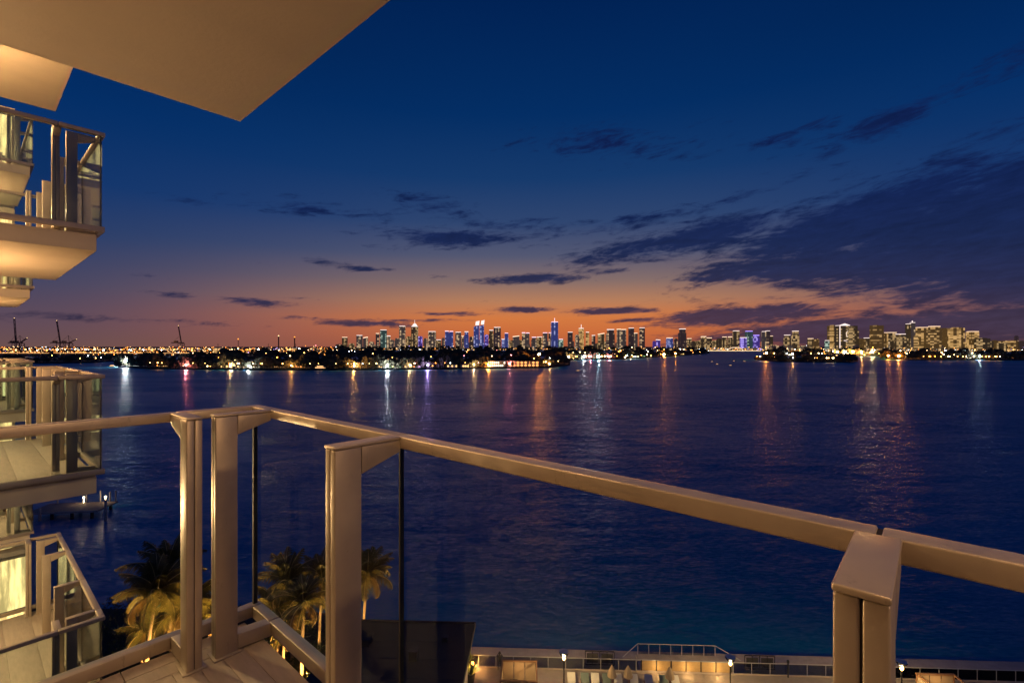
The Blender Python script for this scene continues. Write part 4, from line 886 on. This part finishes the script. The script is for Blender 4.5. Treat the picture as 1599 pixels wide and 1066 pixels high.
for i, (u0, u1, vt, mk, crn, shp) in enumerate(TW):
    rdt = random.Random(i); d = (rdt.uniform(2900, 3250) if u0 > 1190 else rdt.uniform(4150, 4700)); W = (u1-u0)*d/F; x = ((u0+u1)/2-HU)/F*d
    H = CAMZ+(HV-vt)*d/F; D = min(W, 45)
    k = min(LM, key=lambda j: abs(j-i)); n_ = i-k
    lab = ('' if n_ else '')+f"{sdesc[shp]} {mdesc[mk]} tower"+(f", {crn} top" if crn else '')
    lab = (lab+', '+LM[k].replace('the ', '', 1)) if n_ == 0 else lab+f", {('next' if abs(n_) == 1 else nth[abs(n_)-1])} {'right' if n_ > 0 else 'left'} of {LM[k]}"
    tr = empty('skyscraper', (x, d, .5), rdt.uniform(-.15, .15), lab, 'skyscraper')
    q = MB(); Hb = H
    if shp in ('box', 'emblem', 'dome', 'spire'):
        q.box(-W/2, W/2, 0, D, 0, Hb)
        q.box(-W*.32, W*.32, D*.2, D*.8, Hb, Hb+4)
    elif shp == 'step':
        q.box(-W/2, W/2, 0, D, 0, Hb*.82); q.box(-W*.36, W*.42, D*.1, D*.9, Hb*.82, Hb)
    elif shp == 'slant':
        q.side([(-W/2, 0), (W/2, 0), (W/2, Hb), (-W/2, Hb*.94)], 0, D)
    elif shp == 'twin':
        q.box(-W/2, W/2, 0, D, 0, Hb*.93); q.box(-W/2, -W*.08, 0, D, Hb*.93, Hb); q.box(W*.08, W/2, 0, D, Hb*.93, Hb*.985)
    # balcony fins give the facades relief
    for k2 in range(int(Hb/28)): q.box(-W/2-1.2, W/2+1.2, -1.5, -.01, 14+28*k2, 15.5+28*k2)
    q.obj('tower_body', TM[mk], tr)
    MB().box(-W*.62, W*.62, -8, D, 0, rdt.uniform(10, 20)).obj('podium', TM['olive' if rdt.random() < .6 else 'grey'], tr, (0, -10, 0))
    if crn:
        c = MB(); t_ = 9 if u0 < 1190 else 5
        if shp == 'twin': c.box(-W/2-1, -W*.08, -1, D, Hb+.1, Hb+t_*.7); c.box(W*.08, W/2+1, -1, D, Hb*.985+.1, Hb*.985+t_*.7)
        elif shp == 'slant' and i in (23, 24): c.side([(-W*.2, Hb), (W*.5, Hb), (W*.62, Hb+42), (-W*.1, Hb+34)], 2, D*.5)
        elif shp == 'slant': c.side([(-W/2, Hb*.945), (W/2, Hb+1), (W/2, Hb+t_*.8), (-W/2, Hb*.945+t_*.7)], 0, D*.9)
        elif shp == 'step': c.box(-W*.38, W*.44, D*.05, D*.9, Hb+.1, Hb+t_*.7)
        else: c.box(-W*.46, W*.46, -.6, D*.9, Hb+.05, Hb+t_*.6)
        if shp == 'dome': c.lathe([(W*.36, Hb+t_*.6), (W*.34, Hb+16), (W*.2, Hb+26), (1.5, Hb+32), (1.2, Hb+62)], 8, (0, D/2))
        if shp == 'spire': c.box(-2.0, 2.0, D*.4, D*.4+4, Hb+t_*.6, Hb+(38 if u0 < 1190 else 14))
        if shp == 'emblem':
            c.side([(-W*.5, Hb+3), (W*.5, Hb+3), (0, Hb+14)], -3, -1)
        c.obj('crown', CROWN[crn], tr)
    if shp == 'emblem':
        c = MB(); pts = [(-.42, .0), (-.42, .98)]; z0 = 20
        def P_(a, b2): return (W*a, -3, z0+(Hb-z0)*b2)
        c.bar(P_(-.44, 0), P_(-.44, 1), 2.2, 4); c.bar(P_(.46, .55), P_(.46, 1), .8, 4)
        cur = [(.30, .80), (.12, .66), (.18, .52), (.36, .44), (.18, .36), (-.1, .34), (.1, .30), (.38, .26), (.44, .15), (.28, .03), (.05, 0)]
        for a, b2 in zip(cur, cur[1:]): c.bar(P_(*a), P_(*b2), 1.1, 4)
        c.obj('light_sign', CROWN['white'], tr)
# low rise infill blocks along the skyline foot
for i in range(120):
    rdt = random.Random(900+i); u = rdt.choice([rdt.uniform(505, 1190), rdt.uniform(1190, 1620)]); d = rdt.uniform(2950, 3300) if u > 1190 else rdt.uniform(4700, 5200)
    H = rdt.uniform(30, 66) if u > 1190 else rdt.uniform(45, 105); 
    if u < 560: H *= .5
    if 1007 < u < 1040 or 1207 < u < 1296: H *= .55
    W = rdt.uniform(4, 9)*d/F; x = (u-HU)/F*d
    mk = rdt.choice(['grey', 'dark', 'olive', 'olive', 'yellow' if u > 1190 else 'dark'])
    o = MB().box(-W/2, W/2, 0, 30, 0, H).box(-W*.2, W*.25, 8, 20, H, H+4).obj('background_block', TM[mk], None, (x, d, .5))
    wh_ = 'among the golden towers at right' if u > 1290 else 'left of the golden towers' if u > 1110 else 'right of the downtown cluster' if u > 1010 else 'in the right half of the downtown cluster' if u > 800 else 'in the left half of the downtown cluster' if u > 640 else 'at the left end of the downtown cluster'
    tag(o, f"{'taller' if H > (48 if u > 1190 else 75) else 'lower'} small {mdesc[mk]} block {wh_}", 'building', 'low blocks between the skyline towers')
# ------------------------------------------------------------------ causeway, port and cranes at the left
q = MB(); d0 = 1500
zc_ = lambda v, d: CAMZ-(v-HV)*d/F
cw = empty('causeway_bridge', (0, 0, 0), 0, 'long low causeway bridge with a glowing deck at far left', 'bridge')
xa, xb = wd(-120, d0)[0], wd(330, d0)[0]; zz = zc_(551.5, d0)
MB().box(xa, xb, d0, d0+14, zz-1.6, zz).obj('deck', M_concrete, cw); MB().box(xa, xb, d0-.3, d0-.02, zz+.2, zz+1.6).obj('lit_parapet', em('lit_parapet', (1, .48, .16), 1.1), cw)
pme = MB().box(-1, 1, d0+2, d0+12, -4, zz-1.61).mesh('pier', M_concrete)
for k in range(30): link('pier', pme, cw, (xa+k*(xb-xa)/30+8, 0, 0))
for k in range(34):
    u = -20+k*15.2+rd.uniform(-3, 3); shore_lamp(u, d0+5 if u < 325 else 1700, zc_(546.5+rd.uniform(-1.5, 1), d0), c_ := rd.choice(['amber', 'orange', 'orange', 'warm']), rd.choice([1.1, 1.6]), rd.random() < .25, f"{c_} coloured street lamp {'on the left part' if u < 165 else 'on the right part' if u < 325 else 'beyond the right end'} of the causeway", zz if u < 325 else .5)
br = empty('far_bridge', (0, 0, 0), 0, 'thin brightly lit bridge across the open water right of centre', 'bridge')
x0_, x1_ = wd(1092, 3400)[0], wd(1188, 3400)[0]; z_ = zc_(547.2, 3400)
MB().box(x0_, x1_, 3400, 3415, z_-1.5, z_).obj('deck', M_concrete, br); MB().box(x0_, x1_, 3398, 3399.5, z_-3.4, z_+1.2).obj('lit_parapet', em('lit_parapet_bright', (1, .72, .38), 1.3), br)
q = MB()
for c0 in (1146,):
    xc = wd(c0+2, 3395)[0]
    for k in range(10):
        a0, a1 = pi*k/10, pi*(k+1)/10; q.bar((xc+cos(a0)*55, 3395, z_+sin(a0)*22), (xc+cos(a1)*55, 3395, z_+sin(a1)*22), 2.4, 4)
q.obj('arch', CROWN['warm'], br)
portd = 1850
q = MB(); q.prism([wd(-140, 1600), wd(520, 1650), wd(560, 3800), wd(-140, 3800)], -5, .4); tag(q.obj('port_ground', M_land), kind='structure')
def crane(u, vtop, lean, label, up=True):
    x, y = wd(u, portd); H = CAMZ+(HV-vtop)*portd/F; r = empty('gantry_crane', (x, y, .4), rd.uniform(-.2, .2), label, 'crane')
    for sx in (-9, 9):
        for sy in (-8, 8): MB().bar((sx, sy, 0), (sx*.8, sy, 42), 1.0, 4).obj('leg', M_crane, r)
    q = MB()
    for sy in (-8, 8): q.bar((-9, sy, 14), (9, sy, 14), .8, 4); q.bar((-9, sy, 14), (7, sy, 42), .6, 4); q.bar((-8, sy, 42), (8, sy, 42), .9, 4)
    q.obj('cross_bracing', M_crane, r)
    MB().box(-34, 9, -3, 3, 42.9, 46).obj('back_girder', M_crane, r)
    MB().box(-24, -12, -4, 4, 46.1, 52).obj('machine_house', M_shed, r)
    b_ = MB()
    for sy in (-2.2, 2.2): b_.bar((9*(1 if lean < 0 else -1)*0, sy, 45), (lean, sy, H), 1.15, 4)
    for k in range(6): b_.bar((lean*k/6, -2.2, 45+(H-45)*k/6), (lean*(k+1)/6, 2.2, 45+(H-45)*(k+1)/6), .5, 4)
    b_.obj('boom', M_crane, r)
    MB().bar((0, 0, 46), (-3, 0, 72), .8, 4).bar((-3, 0, 72), (lean*.6, 0, 45+(H-45)*.6), .35, 4).bar((-3, 0, 72), (-30, 0, 46), .35, 4).obj('mast_and_stays', M_crane, r)
    MB().ball((lean, 0, H+1), 1.2, 5, 3).ball((0, -9, 30), 1.6, 5, 3).ball((-8, -9, 20), 1.6, 5, 3).obj('work_lights', CITY['warm'], r)
crane(25, 497, -8, 'tall port crane with raised boom at the far left'); crane(32, 528, 30, 'lower port crane just right of the far left crane')
crane(94, 501, -12, 'port crane with raised boom, second tall one from the left'); crane(283, 509, -10, 'lone port crane with raised boom left of the cargo ships')
crane(108, 530, 26, 'low boomed crane right of the second tall crane')
for i, (u, v0, hh_, col) in enumerate([(435, 525, 0, 'warm'), (460, 527, 0, 'orange'), (493, 540, 0, 'pink'), (372, 530, 0, 'orange')]):
    x, y = wd(u, 2300); H = CAMZ+(HV-v0)*2300/F
    o = MB(); o.bar((0, 0, 0), (0, 0, H), 2.6 if v0 < 530 else 1.2, 6); o.cur = 1; o.ball((0, 0, H+2), 3.0, 6, 4)
    tag(o.obj('light_mast', [M_crane, CITY[col]], None, (x, y, .4)), ['dark chimney mast with a white lamp, left of the lit ship', 'dark chimney mast rising behind the lit ship', 'thin mast with red beacon right of the lit ship', 'thin light mast at the cargo quay'][i], 'mast')
for i, (u, wpx, hh_, dd) in enumerate([(40, 46, 16, 1950), (110, 50, 14, 2000), (175, 44, 12, 2050), (232, 40, 12, 2100), (330, 60, 16, 2200), (400, 50, 14, 2300), (480, 50, 12, 2400)]):
    x, y = wd(u, dd); W = wpx*dd/F
    r = empty('warehouse', (x, y, .4), 0, ['leftmost port warehouse below the tall crane', 'orange lit warehouse below the second crane', 'port warehouse, third from the left', 'port warehouse left of the lone crane', 'wide warehouse right of the lone crane', 'warehouse left of the lit ship', 'low warehouse right of the lit ship'][i], 'warehouse')
    MB().box(-W/2, W/2, 0, 40, 0, hh_).obj('wall', M_shed, r); MB().box(-W/2-1, W/2+1, -1, 41, hh_+.01, hh_+1.2).obj('roof', M_houser, r)
    dm = MB().box(-W*.035, W*.035, -.3, -.05, .5, hh_*.7).mesh('loading_door', em('loading_door_light', (1, .45, .14), 1.0) if 'loading_door_light' not in MATS else MATS['loading_door_light'])
    for k in range(8): link('loading_door', dm, r, (-W/2+W*(k+.5)/8, 0, 0))
def ship(u, L, label, col='warm'):
    x, y = wd(u, 1640); r = empty('cargo_ship', (x, y, -2), 0, label, 'ship')
    MB().side([(-L*.46, 0), (L*.44, 0), (L*.5, 9), (-L*.5, 9)], 0, 20).obj('hull', M_crane, r)
    MB().box(-L*.42, -L*.2, 2, 18, 9.01, 28).obj('bridge_house', M_hull, r)
    MB().box(-L*.42, -L*.2, 1.7, 1.98, 11, 26).obj('bridge_windows', TM['yellow'], r)
    MB().bar((-L*.3, 10, 28), (-L*.3, 10, 42), .8, 4).bar((L*.1, 10, 9), (L*.1, 10, 34), .8, 4).bar((L*.1, 10, 20), (L*.3, 10, 30), .6, 4).obj('mast', M_crane, r)
    c = MB()
    for k in range(9): c.ball((-L*.4+k*L*.1, -.6, 12+rd.uniform(0, 12)), 1.2, 5, 3)
    c.obj('deck_lights', CITY[col], r)
ship(350, 90, 'white lit ship right of the lone crane'); ship(468, 60, 'warm lit ship with tall superstructure near the chimney mast', 'amber'); ship(425, 60, 'violet lit ship left of the chimney mast', 'violet')
